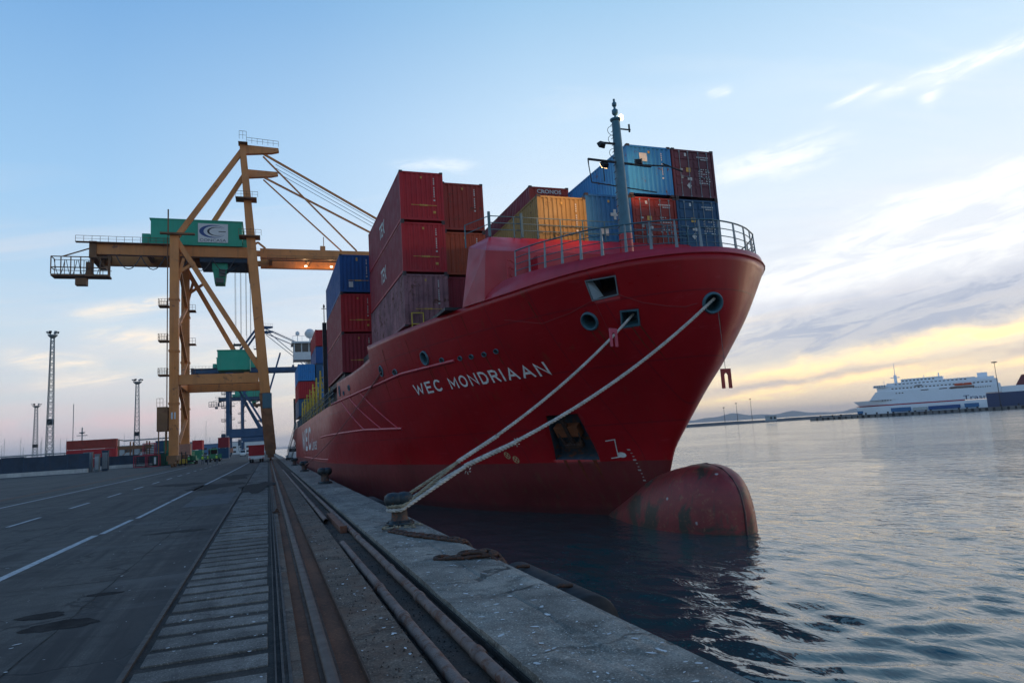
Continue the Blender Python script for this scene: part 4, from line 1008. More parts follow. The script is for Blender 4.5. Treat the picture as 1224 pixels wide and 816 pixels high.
def corr(u0, u1, period, depth, flat=.35):
    """trapezoidal profile: list of (u, d)"""
    n = max(1, int(round((u1-u0)/period))); p = (u1-u0)/n; out = []
    for i in range(n):
        b_ = u0+i*p; out += [(b_, 0), (b_+p*flat, 0), (b_+p*.5, depth), (b_+p*(.5+flat), depth)]
    out.append((u1, 0)); return out
def container(x0, y0, z0, H, L, key, label, door=False, group=None, simple=False, marks=True, text=None, rib=.28, side_key=None, yaxis=True, far=False):
    W = 2.438; t_ = thing('shipping_container', label, 'shipping container', (x0+W/2, y0, z0), group)
    m = CM[key]; ox = -W/2
    fr = MB(); P_ = .11
    for x in (ox, ox+W-P_):
        for y in (0, L-P_): fr.box(x, y, .11, x+P_, y+P_, H-.11)
    for y in (0, L-.08):
        fr.box(ox+P_, y, .10, ox+W-P_, y+.08, .22); fr.box(ox+P_, y+.005, H-.14, ox+W-P_, y+.075, H-.05)
    for x in (ox, ox+W-.07): fr.box(x+.003, P_, .07, x+.067, L-P_, .20); fr.box(x+.003, P_, H-.10, x+.067, L-P_, H-.02)
    fr.build('frame', m, t_)
    ca = MB()
    for x in (ox-.004, ox+W-.174):
        for y in (-.004, L-.158):
            for z in (0, H-.118): ca.box(x, y, z, x+.178, y+.162, z+.118)
    ca.build('corner_casting', M_cast, t_)
    def panel(axis, at, sgn, u0, u1, z0_, z1_, period, depth, name, mm=m):
        pr_ = corr(u0, u1, period, depth); mb = MB(); vs_ = []
        for u, d in pr_:
            q = at+sgn*(-d)
            for z in (z0_, z1_): vs_.append((u, q, z) if axis == 'y' else (q, u, z))
        mb.add(vs_, [(2*i, 2*i+2, 2*i+3, 2*i+1) for i in range(len(pr_)-1)])
        return mb.build(name, mm, t_, fixn=False)
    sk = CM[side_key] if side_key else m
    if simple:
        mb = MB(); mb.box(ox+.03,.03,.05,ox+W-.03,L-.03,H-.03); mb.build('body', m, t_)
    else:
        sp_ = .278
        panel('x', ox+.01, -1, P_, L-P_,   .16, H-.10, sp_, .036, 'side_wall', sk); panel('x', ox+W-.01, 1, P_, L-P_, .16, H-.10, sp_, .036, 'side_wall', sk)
        mb = MB(); mb.box(ox+.06,.05,H-.05,ox+W-.06,L-.05,H-.03); mb.box(ox+.06,.06,.10,ox+W-.06,L-.06,.15); mb.build('roof', m, t_)
        panel('y', L-.02, 1, ox+P_, ox+W-P_, .20, H-.12, .27, .045, 'end_wall')
        if not door: panel('y', .015, -1, ox+P_, ox+W-P_, .20, H-.12, rib, .045, 'end_wall')
        else:
            for side in (0, 1):
                a = ox+P_+.01 if side == 0 else .008; c = -.008 if side == 0 else ox+W-P_-.01
                mb = MB(); zs = np.linspace(.15, H-.13, 6); 
                mb.box(a, .045, .15, c, .06, H-.13)
                for i in range(5): mb.box(a+.05, .022, zs[i]+.07, c-.05, .046, zs[i+1]-.07)
                d_ = mb.build('door', m, t_)
                mb = MB()
                for q in (.28, .74):
                    x = a+(c-a)*q; mb.tube([(x,.0,.12),(x,.0,H-.10)], .018, 6)
                    for z in (.14, .8, 1.5, H-.16): mb.box(x-.04,-.01,z-.03,x+.04,.03,z+.03)
                    mb.bar((x,-.02,1.15),(x+(.22 if q < .5 else -.22),-.02,1.12),.03,.02)
                r_ = mb.build('lock_rod', M_galv); r_.parent = d_
    if marks and not simple:
        mb = MB(); ym = MB(); r_ = random.Random(hash(label) % 9999)
        if door:
            for i in range(7): mb.box(.22+.10*i, .010, H-.42, .29+.10*i, .020, H-.36)
            for i in range(4): mb.box(.45+.11*i, .010, H-.54, .53+.11*i, .020, H-.48)
            for rr in range(7):
                for i in range(5):
                    if r_.random() < .75: mb.box(.25+.14*i, .010, H-1.0-.12*rr, .25+.14*i+.05+.06*r_.random(), .020, H-1.05-.12*rr)
            mb.box(-.82,.010,H-1.12,-.66,.02,H-1.04); mb.box(-.8,.010,H-1.55,-.66,.02,H-1.40); mb.box(-.42,.010,H-1.62,-.30,.02,H-1.50); mb.box(-.28,.010,H-1.64,-.16,.02,H-1.48); mb.box(-.5,.01,H-.38,-.38,.02,H-.22)
            ym.box(-.46,.008,H-1.2,-.2,.018,H-.98)
            mb.add([(-.36,.006,H-1.75),(-.22,.006,H-1.92),(-.36,.006,H-2.08),(-.5,.006,H-1.92)], [(0,1,2,3)])
        else:
            for i in range(11): mb.box(.66, -.002, H-.42-.105*i, .72, .004, H-.355-.105*i) if i != 4 else None
            mb.box(.64,-.002,H-1.68,.74,.004,H-1.6)
            ym.box(-.06,-.002,H-.42,.04,.004,H-.3); ym.box(-.62,-.002,H-1.96,.82,.004,H-1.925) if key in ('red','maroon','deepblue','greymaroon') else None
            for i in range(5): ym.box(-.14+.09*i,-.003,H-1.99,-.08+.09*i,.005,H-1.895) if key in ('red','maroon','deepblue','greymaroon') else None
            ym.box(.6,-.002,H-2.4,.75,.004,H-2.26) if key in ('red','maroon') else None
        mb.build('marking', M_mark, t_, fixn=False); ym.build('marking', M_mkye, t_, fixn=False)
    if text:
        s_, side, u0, u1, zt, hh, mm = text
        vs_, fs_ = text_mesh(s_, hh, bold=.02*hh, width=abs(u1-u0)); mb = MB()
        if side == 'left': mb.add([(ox-.003, u1-(x), zt+y) for x, y, _ in vs_], fs_)
        else: mb.add([(u0+x, -.004, zt+y) for x, y, _ in vs_], fs_)
        mb.build('lettering', mm, t_, fixn=False)
    return t_
G1 = 'containers stacked on the ship'
# forward bay, quay side: two columns of three
container(6.96,35.5,8.0,2.896,12.19,'greymaroon','faded grey-maroon container at the bottom of the tall stack nearest the quay', group=G1)
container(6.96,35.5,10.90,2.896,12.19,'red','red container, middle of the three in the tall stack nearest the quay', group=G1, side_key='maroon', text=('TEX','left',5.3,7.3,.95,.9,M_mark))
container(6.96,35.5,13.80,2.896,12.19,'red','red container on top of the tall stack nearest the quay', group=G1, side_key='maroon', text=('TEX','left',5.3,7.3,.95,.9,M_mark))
container(9.44,36.0,8.0,2.896,12.19,'maroon','dark maroon container at the bottom of the stack half hidden by the wave breaker', group=G1)
container(9.44,36.0,10.90,2.591,12.19,'orange','rusty orange container in the middle of the stack just right of the tall red stack', group=G1)
container(9.44,36.0,13.49,2.896,12.19,'orangered','brick red container on top of the stack just right of the tall red stack', group=G1)
# forward bay, right side
container(11.66,27.55,7.53,2.591,12.19,'maroon','maroon container underneath the ochre yellow one, behind the wave breaker', group=G1, simple=True)
container(11.66,27.55,10.125,2.591,12.19,'ochre','ochre yellow container with ribbed end behind the wave breaker', group=G1, rib=.23)
container(14.12,27.6,7.77,2.591,12.19,'grey','grey container hidden underneath the blue one behind the foremast foot', group=G1, simple=True)
container(14.12,27.6,10.37,2.591,6.06,'blue','weathered blue container with white cross-shaped sign beside the yellow container', group=G1, rib=.25)
container(16.58,27.55,7.77,2.591,12.19,'teal','teal container hidden underneath the orange-red one with doors', group=G1, simple=True)
container(16.58,27.55,10.37,2.591,12.19,'orangered','orange-red container with doors under the bright blue container', group=G1, door=True)
container(16.50,27.5,12.97,2.591,12.19,'skyblue','bright blue container on top of the orange-red one beside the foremast', group=G1, rib=.25, text=None)
container(19.03,27.5,7.77,2.591,12.19,'maroon','maroon container hidden underneath the dark blue one at the outer edge', group=G1, simple=True)
container(19.03,27.5,10.37,2.591,12.19,'navy','dark blue container with doors under the purple-brown one at the outer edge', group=G1, door=True)
container(19.03,27.5,12.97,2.591,12.19,'purple','purple-brown container with doors on top at the outer edge of the bow stack', group=G1, door=True)
container(14.12,34.4,10.37,2.591,12.19,'navy','navy container low behind the weathered blue one', group=G1, simple=True)
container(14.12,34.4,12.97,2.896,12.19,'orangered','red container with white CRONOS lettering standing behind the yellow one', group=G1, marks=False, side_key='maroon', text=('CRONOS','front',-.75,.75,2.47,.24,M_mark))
container(16.62,41.0,13.2,2.6,6.06,'dkgreen','dark green container peeking out behind the red CRONOS one', group=G1, simple=True)
container(16.62,41.0,8.0,2.6,6.06,'navy','navy container at the foot of the dark green one', group=G1, simple=True); container(16.62,41.0,10.6,2.6,6.06,'maroon','maroon container directly beneath the dark green one', group=G1, simple=True)
# second bay
container(5.05,49.2,6.96,2.896,12.19,'maroon','dull red container at the bottom of the stack under a deep blue one', group=G1)
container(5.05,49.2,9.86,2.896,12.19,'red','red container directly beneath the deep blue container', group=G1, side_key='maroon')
container(5.05,49.2,12.76,2.896,12.19,'deepblue','deep blue container on top of the second stack along the quay side', group=G1)
# stern bays
container(4.4,106,6.5,2.6,12.19,'navy','dark blue container at the bottom of the stern stack', group=G1, simple=True)
container(4.4,106,9.1,2.6,12.19,'red','red container in the middle of the stern stack beneath the light blue one', group=G1, marks=False)
container(4.4,106,11.7,2.6,12.19,'skyblue','light blue container on top of the stern stack by the bridge wing', group=G1, marks=False)
for k, (kk, lb) in enumerate([('navy','navy container lowest in the inner stern stack'),('blue','blue container second from the bottom of the inner stern stack'),('navy','navy container third from the bottom of the inner stern stack'),('deepblue','deep blue container under the topmost red one of the inner stern stack')]):
    container(7.0,106,6.5+2.6*k,2.6,12.19,kk,lb,group=G1,simple=True)
container(7.0,106,16.9,2.6,12.19,'red','red container topmost of all at the stern beside the bridge', group=G1, marks=False)
container(6.6,76,6.65,2.6,12.19,'blue','blue container low behind the yellow lashing frames', group=G1, simple=True)
container(6.6,76,9.25,2.6,12.19,'skyblue','pale blue container upper of two behind the yellow lashing frames', group=G1, simple=True)
# emblem plates on two containers
def on_ship_plate(mb, name, m, label, cat): return mb.build(name, m)
# ================================================================== CRANES
M_or = material('crane_orange', (.60,.215,.052), .55, var=.15, scale=.25, rust=.25, rustc=(.20,.07,.03), streak=.3, streakc=(.16,.07,.03), bump=.05)
M_ord = material('crane_orange_dark', (.20,.09,.035), .7, var=.3, scale=.4, rust=.4)
M_cb = material('crane_blue', (.008,.055,.13), .55, var=.2, scale=.25, rust=.15, streak=.2)
M_cbd = material('crane_blue_dark', (.01,.035,.07), .6, var=.3)
M_mh = material('machine_house_green', (.015,.33,.20), .5, var=.08, scale=.3, streak=.15, bump=.03)
M_sign = material('sign_white', (.62,.63,.62), .5, var=.05, bump=0)
M_logo = material('sign_blue', (.02,.06,.22), .5, var=.05, bump=0)
M_logok = material('sign_black', (.02,.025,.03), .5, var=.05, bump=0)
M_wirec = material('cable', (.05,.05,.055), .5, .3, var=.1, bump=0)
def rail_seg(mb, a, b_, n=6, h=1.1, w=.06):
    a = Vector(a); b_ = Vector(b_)
    for k in range(n+1): q = a.lerp(b_, k/n); mb.bar(q, q+Vector((0,0,h)), w)
    mb.bar(a+Vector((0,0,h)), b_+Vector((0,0,h)), w); mb.bar(a+Vector((0,0,h*.5)), b_+Vector((0,0,h*.5)), w*.7)
def crane(Y0, M1, M2, label, pz0=14.5, pz1=16.3, logo=True, box2=True, boom_up=False, legw=1.5):
    # local frame: origin on the water-side rail under the near frame, x towards the water
    T = thing('container_crane', label, 'container crane', (0.5, Y0, 0), None)
    def B(mb, name, m, parent=None, **kw): return mb.build(name, m, parent or T, **kw)
    FY = 18.0; LX = -16.2; gx = -.5
    def rx(z): return -.071*z
    def fy(Y, z): return Y + (z-40)/21.0*(-5.0 if Y > 1 else .5) if z > 40 else Y
    for Y in (0, FY):
        mb = MB(); mb.box(LX-legw/2, Y-.8, 1.8, LX+legw/2, Y+.8, 42.6); B(mb, 'leg', M1)
        for z in (11, 20.5, 30): mb = MB(); mb.box(LX-legw/2-.12, Y-.92, z, LX+legw/2+.12, Y+.92, z+.16); mb.box(LX-legw/2-.12, Y-.92, z+.2, LX+legw/2+.12, Y+.92, z+.36); mb.box(LX-.1,Y-.88,z-6,LX+.12,Y-.8,z); B(mb, 'leg_flange', M1)
        mb = MB(); top = 61.3
        mb.bar((0,Y,1.8), (rx(40),Y,40), 1.9, 1.6, up=(0,1,0), w2=1.65, h2=1.5); mb.bar((rx(40),Y,40), (rx(top),fy(Y,top),top), 1.65, 1.5, up=(0,1,0), w2=1.1, h2=1.2); B(mb, 'leg', M1)
        mb = MB(); mb.box(LX+legw/2, Y-.55, pz0, rx(16)-.8, Y+.55, pz1); B(mb, 'portal_beam', M1)
        mb = MB(); mb.bar((LX-.1,Y,42.2 if Y == 0 else 41.0), (-1.2 if Y == 0 else -3.4,Y,pz1), .9, .8, up=(0,1,0)); B(mb, 'diagonal_brace', M1)
        mb = MB(); mb.bar((LX+1.5,Y+.02,38.0), (LX+.3,Y+.02,32.8), .5, .4, up=(0,1,0)); mb.bar((LX+3.4,Y,37.3),(LX+.2,Y,34.9),.5,.5,up=(0,1,0)); B(mb, 'knee_brace', M1)
        mb = MB(); mb.bar((LX+.5,Y,42.3), (rx(60),fy(Y,60),60.3), .9, .8, up=(0,1,0)); B(mb, 'backstay', M1)
        # bogies
        for X in (LX, .0):
            mb = MB(); mb.box(X-.8,Y-3.2,1.1,X+.8,Y+3.2,2.0)
            for k in (-1, 1):
                mb.box(X-.55,Y+k*2.1-1.3,.55,X+.55,Y+k*2.1+1.3,1.15)
                for q in (-.75,.75): mb.lathe([(.42,-.13),(.42,.13)], (X,Y+k*2.1+q,.43), 14, axis='x')
            B(mb, 'bogie', M2)
    for q in ((LX-.6,.8,40.2,LX+.6,FY-.8,42.0), (rx(39.5)-.9,.7,37.4,rx(39.5)+.4,FY-.7,39.2), (rx(60)-.6,.6,59.0,rx(60)+.5,FY-5.6,60.2), (LX-.5,.8,pz0+.2,LX+.5,FY-.8,pz1-.2), (-.5+rx(16),.8,pz0+.2,.4+rx(16),FY-.8,pz1-.2)):
        mb = MB(); mb.box(*q); B(mb, 'cross_beam', M1)
    # top platform and arms
    for Y in (.5, FY-5):
        mb = MB(); mb.prism([(rx(61),Y-.4,61.2),(2.3,Y-.4,61.0),(2.4,Y-.4,60.3),(1.0,Y-.4,59.9),(rx(58),Y-.4,59.3)], (0,.9,0)); B(mb, 'apex_arm', M1)
    mb = MB(); rail_seg(mb, (-3.6,-.6,61.3), (2.3,-.6,61.0), 6); rail_seg(mb, (-4.9,-.9,61.9), (-3.6,-.9,61.9), 2, 1.6); mb.box(-5.1,-1,61.2,-3.4,1,61.35)
    B(mb, 'platform', M2)
    for z, w in ((50,1.0),(42.5,1.2)):
        mb = MB(); mb.box(rx(z)-2.1,-1.6,z-.2,rx(z)+1.7,1.2,z); rail_seg(mb, (rx(z)-2.1,-1.6,z), (rx(z)+1.9,-1.6,z), 4)
        B(mb, 'platform', M2)
    # girders and boom
    by = (5.0, 13.0); gl = -30.0; gr = 39.0 if not boom_up else -.5
    for Y in by:
        mb = MB(); mb.box(gl,Y-.6,39.6,-2.1,Y+.6,41.7); B(mb, 'girder', M1)
        if not boom_up:
            mb = MB(); mb.box(-1.4,Y-.55,39.75,gr,Y+.55,41.65); B(mb, 'boom', M1)
            mb = MB(); mb.bar((-3.2,Y,41.9),(-1.8,Y,43.0),.35); mb.bar((-1.8,Y,43.0),(-.4,Y,41.8),.35); mb.box(-2.3,Y-.4,40.2,-1.2,Y+.4,41.2); B(mb, 'boom_hinge', M1)
    mb = MB()
    for X in np.arange(gl+1, (gr if not boom_up else -2), 7.4): mb.box(X-.3,by[0]+.6,40.2,X+.3,by[1]-.6,41.2)
    mb.box(gl,by[0]+.62,39.75,min(gr,-2),by[0]+.95,39.95); B(mb, 'girder_tie', M2)
    mb = MB(); rail_seg(mb, (gl-3,by[0]-1.2,41.75), (LX-1,by[0]-1.2,41.75), 12); mb.box(gl-3,by[0]-1.4,41.6,LX-1,by[0]-.6,41.75)
    if not boom_up: rail_seg(mb, (0,by[0]-1.1,39.2), (gr,by[0]-1.1,39.2), 22, .9, .05); mb.box(0,by[0]-1.25,39.1,gr,by[0]-.62,39.2)
    B(mb, 'walkway', M2)
    # festoon cable loops
    mb = MB()
    for k in range(5):
        x0 = gl+3.5+k*4.1; mb.tube([(x0+4.1*t, by[0]-.8, 39.4-2.6*(1-(2*t-1)**2)) for t in np.linspace(0,1,9)], .09, 5)
    mb.tube([(gl+2,by[0]-.8,39.4),(LX+8,by[0]-.8,39.4)], .06, 5)
    B(mb, 'festoon_cable', M_wirec)
    # maintenance stage at the rear end
    mb = MB(); zf = 35.3
    mb.box(gl-6.8,4,zf,gl+2.4,6.6,zf+.35); 
    for X in np.arange(gl-6.8,gl+2.5,1.55): mb.bar((X,4.1,zf+.4),(X,4.1,zf+3.6),.16); mb.bar((X,6.5,zf+.4),(X,6.5,zf+3.6),.1)
    for z in (zf+1.6,zf+3.6): mb.bar((gl-6.8,4.1,z),(gl+2.4,4.1,z),.16); mb.bar((gl-6.8,6.5,z),(gl+2.4,6.5,z),.1); mb.bar((gl-6.8,4.1,z),(gl-6.8,6.5,z),.12)
    for X in (gl-.5,gl+2.2): mb.box(X-.2,5,zf,X+.2,5.4,39.7)
    mb.bar((gl-5,4.1,zf+3.6),(gl-.4,5,41.0),.2); mb.box(gl-1.4,4.4,zf+.5,gl-.4,5.4,zf+2.8); mb.box(gl-3,4.2,zf-1.6,gl-1.2,5.6,zf-.3)
    mb.box(gl-.9,4.2,38.8,gl+.3,13.8,42.0)
    B(mb, 'service_stage', M2)
    mb = MB()
    for k in range(4):
        x0 = gl-6.3+k*1.9; mb.tube([(x0+1.7*t, 4, zf+3.0-2.9*(1-(2*t-1)**2)) for t in np.linspace(0,1,7)], .06, 5)
    B(mb, 'hanging_cable', M_wirec)
    # machine house
    mb = MB(); mb.box(-20.8,4.0,41.75,-4.7,14.5,46.7); h_ = B(mb, 'machine_house', M_mh, bevel=.1)
    mb = MB(); mb.box(-21.0,3.9,46.6,-4.5,14.6,46.8); mb.box(-20.9,3.85,41.7,-4.6,3.99,41.95); mb.box(-22.4,5,42,-21,9,44); mb.box(-4.6,5,41.8,-3.4,9,43.8); g = mb.build('trim', M_mh, h_)
    if logo:
        mb = MB(); mb.box(-12.6,3.86,42.35,-7.25,3.97,46.1); sg = mb.build('sign_board', M_sign, h_)
        cx_, cz_ = -9.95, 44.55; Y = 3.85
        def crescent(mb, cx_, cz_, ro, zo, ri, zi, sh):
            a = np.linspace(R(35), R(325), 26)
            o_ = [(cx_+ro*math.cos(t), Y, cz_+zo*math.sin(t)) for t in a]; i_ = [(cx_+sh+ri*math.cos(t), Y, cz_+zi*math.sin(t)) for t in a]
            mb.add(o_+i_, [(k, k+1, 26+k+1, 26+k) for k in range(25)])
        mb = MB(); crescent(mb, cx_, cz_, 2.45, 1.28, 2.05, 1.12, .38); x = mb.build('emblem', M_logo, sg, fixn=False)
        mb = MB(); crescent(mb, cx_+.55, cz_, 1.6, .88, 1.42, .78, .22); mb.box(cx_+1.0,Y-.005,cz_-.08,cx_+2.3,Y,cz_+.08); x = mb.build('emblem', M_logok, sg, fixn=False)
        v_, f_ = text_mesh('CONCASA', .55, bold=0, width=4.7); mb = MB(); mb.add([(-12.3+x_, 3.84, 42.5+y_) for x_, y_, _ in v_], f_); mb.build('lettering', M_logok, sg, fixn=False)
    # forestays
    if not boom_up:
        mb = MB()
        for Y in (0, FY):
            yb = by[0] if Y == 0 else by[1]; ya = .5 if Y == 0 else FY-5
            mb.bar((-1.0,ya,60.0), (gr-4.2,yb,41.8), .36); mb.bar((-.6,ya,59.2), (17.6,yb,41.8), .26)
        B(mb, 'forestay', M1)
        mb = MB()
        for k, Y in enumerate((3.5,5.5,7.5,9.5)): mb.bar((1.8,Y,59.8), (gr-6,Y,42.4), .08)
        B(mb, 'hoist_rope', M_cb)
        mb = MB(); mb.box(10.2,by[0]-.3,41.7,11.2,by[0]+.5,42.6); mb.bar((10.9,by[0],42.6),(10.9,by[0],44.6),.14); B(mb, 'boom_winch', M1)
    else:
        mb = MB()
        for Y in by: mb.bar((-.4,Y,40), (8.5,Y,74), 1.0, 1.6, up=(0,1,0))
        B(mb, 'boom', M1)
    # trolley, operator cab, head ropes
    mb = MB(); mb.box(-12.4,by[0]-.2,38.7,-2.8,by[1]+.2,39.55); mb.bar((-5.0,7,39.2),(-8.2,7,36.9),.6); B(mb, 'trolley', M_cbd)
    cx_ = -8.9
    mb = MB(); mb.box(cx_-1.35,5.6,37.4,cx_+1.45,8.4,39.0); mb.prism([(cx_-1.25,5.7,37.4),(cx_+1.25,5.7,37.4),(cx_+.9,6.1,34.7),(cx_-.9,6.1,34.7)], (0,2.4,0)); cb_ = B(mb, 'operator_cab', M_mh)
    mb = MB(); mb.box(cx_-.1,5.55,36.1,cx_+1.05,5.68,37.5); mb.box(cx_-.75,5.72,34.8,cx_+.75,5.95,35.8); mb.build('window', M_glass, cb_)
    mb = MB()
    for X in (-6.2,-5.2,-4.2,-3.4):
        for Y in (7.0, 11.2): mb.bar((X,Y,39), (X,Y,24.5), .06)
    B(mb, 'head_rope', M_wirec)
    mb = MB(); mb.box(-7.2,6.2,23.4,-2.6,12,24.4); mb.box(-5.4,4.0,22.9,-4.4,14.2,23.4); 
    if not box2: B(mb, 'spreader', M_ord)
    if box2:
        mb = MB(); mb.box(-9.0,-.2,17.0,-3.4,4.4,20.6); e_ = B(mb, 'electrical_house', M_mh); mb = MB(); mb.box(-9.1,-.3,20.55,-3.3,4.5,20.75); mb.build('roof', M_mh, e_)
        mb = MB(); mb.box(-6.2,1,20.75,-6.1,1.1,22.2); mb.box(-5.2,1,20.75,-5.1,1.1,22.0); mb.box(-6.3,.8,21.6,-4.9,1.4,22.0); B(mb, 'floodlight_rack', M_blk)
    # stair tower and ladder on the landward leg
    mb = MB()
    for z in (29.0, 22.6, 16.4):
        mb.box(LX-2.5,-1.2,z-.25,LX-.85,.9,z); rail_seg(mb, (LX-2.5,-1.2,z), (LX-.9,-1.2,z), 3); rail_seg(mb, (LX-2.5,.9,z), (LX-.9,.9,z), 3); rail_seg(mb, (LX-2.5,-1.2,z), (LX-2.5,.9,z), 2)
    for z in (31.5,24.5,18): mb.box(LX+.7,FY-1.4,z-.2,LX+2.0,FY+.8,z); rail_seg(mb, (LX+.8,FY-1.4,z), (LX+2,FY-1.4,z), 2)
    mb.bar((LX-1.15,-.5,3), (LX-1.15,-.5,42), .10); mb.bar((LX-1.15,.1,3), (LX-1.15,.1,42), .10)
    for z in np.arange(3, 42, .6): mb.bar((LX-1.15,-.5,z), (LX-1.15,.1,z), .06)
    mb.box(LX-2.3,-1.5,42.2,LX+3.5,-.8,42.5); mb.bar((LX-1,-.9,42),(LX-1,-.9,47),.22)
    B(mb, 'ladder', M2)
    mb = MB()
    zz = [4, 9, 14.5, 20.2, 26, 31.5, 37]
    for i in range(len(zz)-1):
        y0, y1 = (2.2, FY-3) if i % 2 == 0 else (FY-3, 2.2)
        mb.bar((LX+.5,y0,zz[i]), (LX+.5,y1,zz[i+1]), .55, .4)
    B(mb, 'stairway', M1)
    mb = MB(); mb.box(LX-2.6,-1.4,6.3,LX-.9,.9,10.6); mb.bar((LX-2.3,-1.2,2.4),(LX-2.3,-1.2,6.3),.18); mb.bar((LX-1.2,-1.2,2.4),(LX-1.2,-1.2,6.3),.18); rail_seg(mb, (LX-2.6,-1.4,10.6), (LX-1.6,-1.4,10.6), 2, 1.5); B(mb, 'switch_cabin', M2)
    mb = MB(); mb.box(LX-.4,-.84,8.4,LX+.35,-.8,9.6); B(mb, 'number_plate', M_sign)
    mb = MB(); mb.box(LX-1.3,FY-.9,2.0,LX+1.2,FY-.85,4.0); mb.box(LX-1.25,FY-3.2,1.9,LX+1.25,FY-.9,4.1); B(mb, 'ballast_box', material('ballast_pink', (.42,.20,.14), .7, var=.15))
    mb = MB(); mb.bar((0,0,2.0),(rx(12.5),0,12.5),2.0,1.75,up=(0,1,0)); B(mb, 'leg_sleeve', material('sleeve_brown', (.22,.09,.035), .75, var=.4, scale=.5, rust=.5))
    mb = MB(); mb.box(-1.3,-.99,9.6,.35,-.89,12.4); B(mb, 'warning_band', material('band_teal', (.06,.13,.16), .6))
    return T
crane(136, M_or, M_ord, 'orange ship-to-shore crane with green machine house bearing a white CONCASA sign')
crane(305, M_cb, M_cbd, 'blue ship-to-shore crane standing beyond the orange one, its thick portal beam low', pz0=8.8, pz1=12.6, logo=False, box2=False).scale = (.97,1,.885)
crane(474, M_cb, M_cbd, 'farthest blue ship-to-shore crane, small behind the portal of the nearer one, its boom raised', pz0=8.8, pz1=12.6, logo=False, box2=False, boom_up=True).scale = (.97,1,.885)
# lit lamps under the orange crane's girders
def bulbl(p, r, name, label, e=None):
    o = MB().lathe([(.02,-r*.6),(r*.8,-r*.5),(r,0),(r*.8,r*.3),(.02,r*.5)], (0,0,0), 12).build(name, emis('crane_lamp', (1,.78,.5), 5), loc=p)
    return tag(o, label, 'lamp', 'lamps under the crane girder')
bulbl((-8.3,142.6,39.2), .35, 'girder_lamp', 'small lit lamp under the orange crane girder above the operator cab')
bulbl((8.0,145,39.4), .3, 'girder_lamp', 'small lit lamp under the orange crane boom left of the boom winch'); bulbl((13.2,145,39.4), .3, 'girder_lamp', 'small lit lamp under the orange crane boom nearest the container stack')
for X in (8.0, 13.2):
    ld = bpy.data.lights.new('girder_lamp_light', 'POINT'); ld.energy = 260; ld.color = (1,.6,.28); ld.shadow_soft_size = .3
    lo = bpy.data.objects.new('girder_lamp_light', ld); col.objects.link(lo); lo.location = (X, 146.2, 38.9)
# ================================================================== light masts
def lattice_mast(x, y, h, label, w0=1.8, w1=.8, head=True, group='floodlight masts'):
    T = thing('floodlight_mast', label, 'floodlight mast', (x, y, 0), group); mb = MB()
    n = int(h/1.6)
    cs_ = [(-1,-1),(1,-1),(1,1),(-1,1)]
    for sx, sy in cs_: mb.bar((sx*w0/2,sy*w0/2,0), (sx*w1/2,sy*w1/2,h), .15)
    for k in range(n):
        z0, z1 = h*k/n, h*(k+1)/n; a = (w0+(w1-w0)*k/n)/2; b_ = (w0+(w1-w0)*(k+1)/n)/2
        for i in range(4):
            p, q = cs_[i], cs_[(i+1) % 4]
            mb.bar((p[0]*a,p[1]*a,z0), (q[0]*b_,q[1]*b_,z1), .13); mb.bar((p[0]*b_,p[1]*b_,z1), (q[0]*b_,q[1]*b_,z1), .12)
    mb.build('lattice_tower', M_galv, T)
    mb = MB(); mb.box(-w1*.9,-w1*.9,h*.33,w1*.9,w1*.9,h*.33+1.6); mb.build('junction_box', M_blk, T)
    mb = MB(); mb.lathe([(w1*.7,-.8),(w1*1.6,0),(w1*1.6,.12),(w1*.7,.12)], (0,0,h), 12); mb.build('head_platform', M_galv, T)
    for k in range(6):
        a = 2*PI*k/6+.3; q = Vector((math.cos(a)*w1*1.7, math.sin(a)*w1*1.7, h+.9)); d = Vector((math.cos(a), math.sin(a), -.4)).normalized()
        mb = MB(); mb.bar(q-d*.2, q+d*.2, .7, .5); mb.bar((q.x*.8,q.y*.8,h+.1), q, .1); mb.build('floodlight', M_galv if k % 2 else M_blk, T)
    return T
lattice_mast(-58.6, 230, 38.8, 'tall lattice floodlight mast, biggest of those left of the orange crane')
lattice_mast(-108, 400, 30.5, 'short distant lattice floodlight mast at the far left', 2.2, 1.1)
lattice_mast(-47.6, 300, 31.2, 'lattice floodlight mast just left of the orange crane', 2.0, 1.0)
# ================================================================== blue screen wall with kerb barrier
M_wallb = material('screen_blue', (.010,.028,.055), .6, var=.3, scale=.6, streak=.3, bump=.1)
M_barr = material('barrier_concrete', (.48,.46,.43), .85, var=.25, scale=.6, streak=.3)
def wall(a, b_, h, label, name='screen_wall', z0=.7):
    a = Vector((*a, 0)); b_ = Vector((*b_, 0)); d = b_-a; L = d.length; T = thing(name, label, 'wall', a, None)
    n = int(L/3.2)
    mb = MB()
    for k in range(n):
        p = d*(k/n); q = d*((k+.97)/n); hh = h+.10*math.sin(k*2.3)
        mb.bar(p+Vector((0,0,(z0+hh)/2)), q+Vector((0,0,(z0+hh)/2)), .12, hh-z0)
    mb.build('panel', M_wallb, T)
    mb = MB()
    for k in range(0, n+1, 1): p = d*(k/n); mb.bar(p+Vector((0,0,0)), p+Vector((0,0,h+.1)), .16)
    mb.build('post', M_cbd, T)
    mb = MB(); mb.bar(Vector((0,-.35,.35)), d+Vector((0,-.35,.35)), .55, .7, w2=.55); mb.build('kerb_barrier', M_barr, T)
    return T
wall((-72,141.5), (-29.6,139.5), 3.3, 'dark blue screen wall on white concrete barriers at the far left')
wall((-33.8,169), (-23.0,171), 2.6, 'shorter dark blue screen wall between the grey cabinets and the flat racks')
wall((-120,146), (-73,142), 3.3, 'low dark screen wall at the left edge running out of the picture')
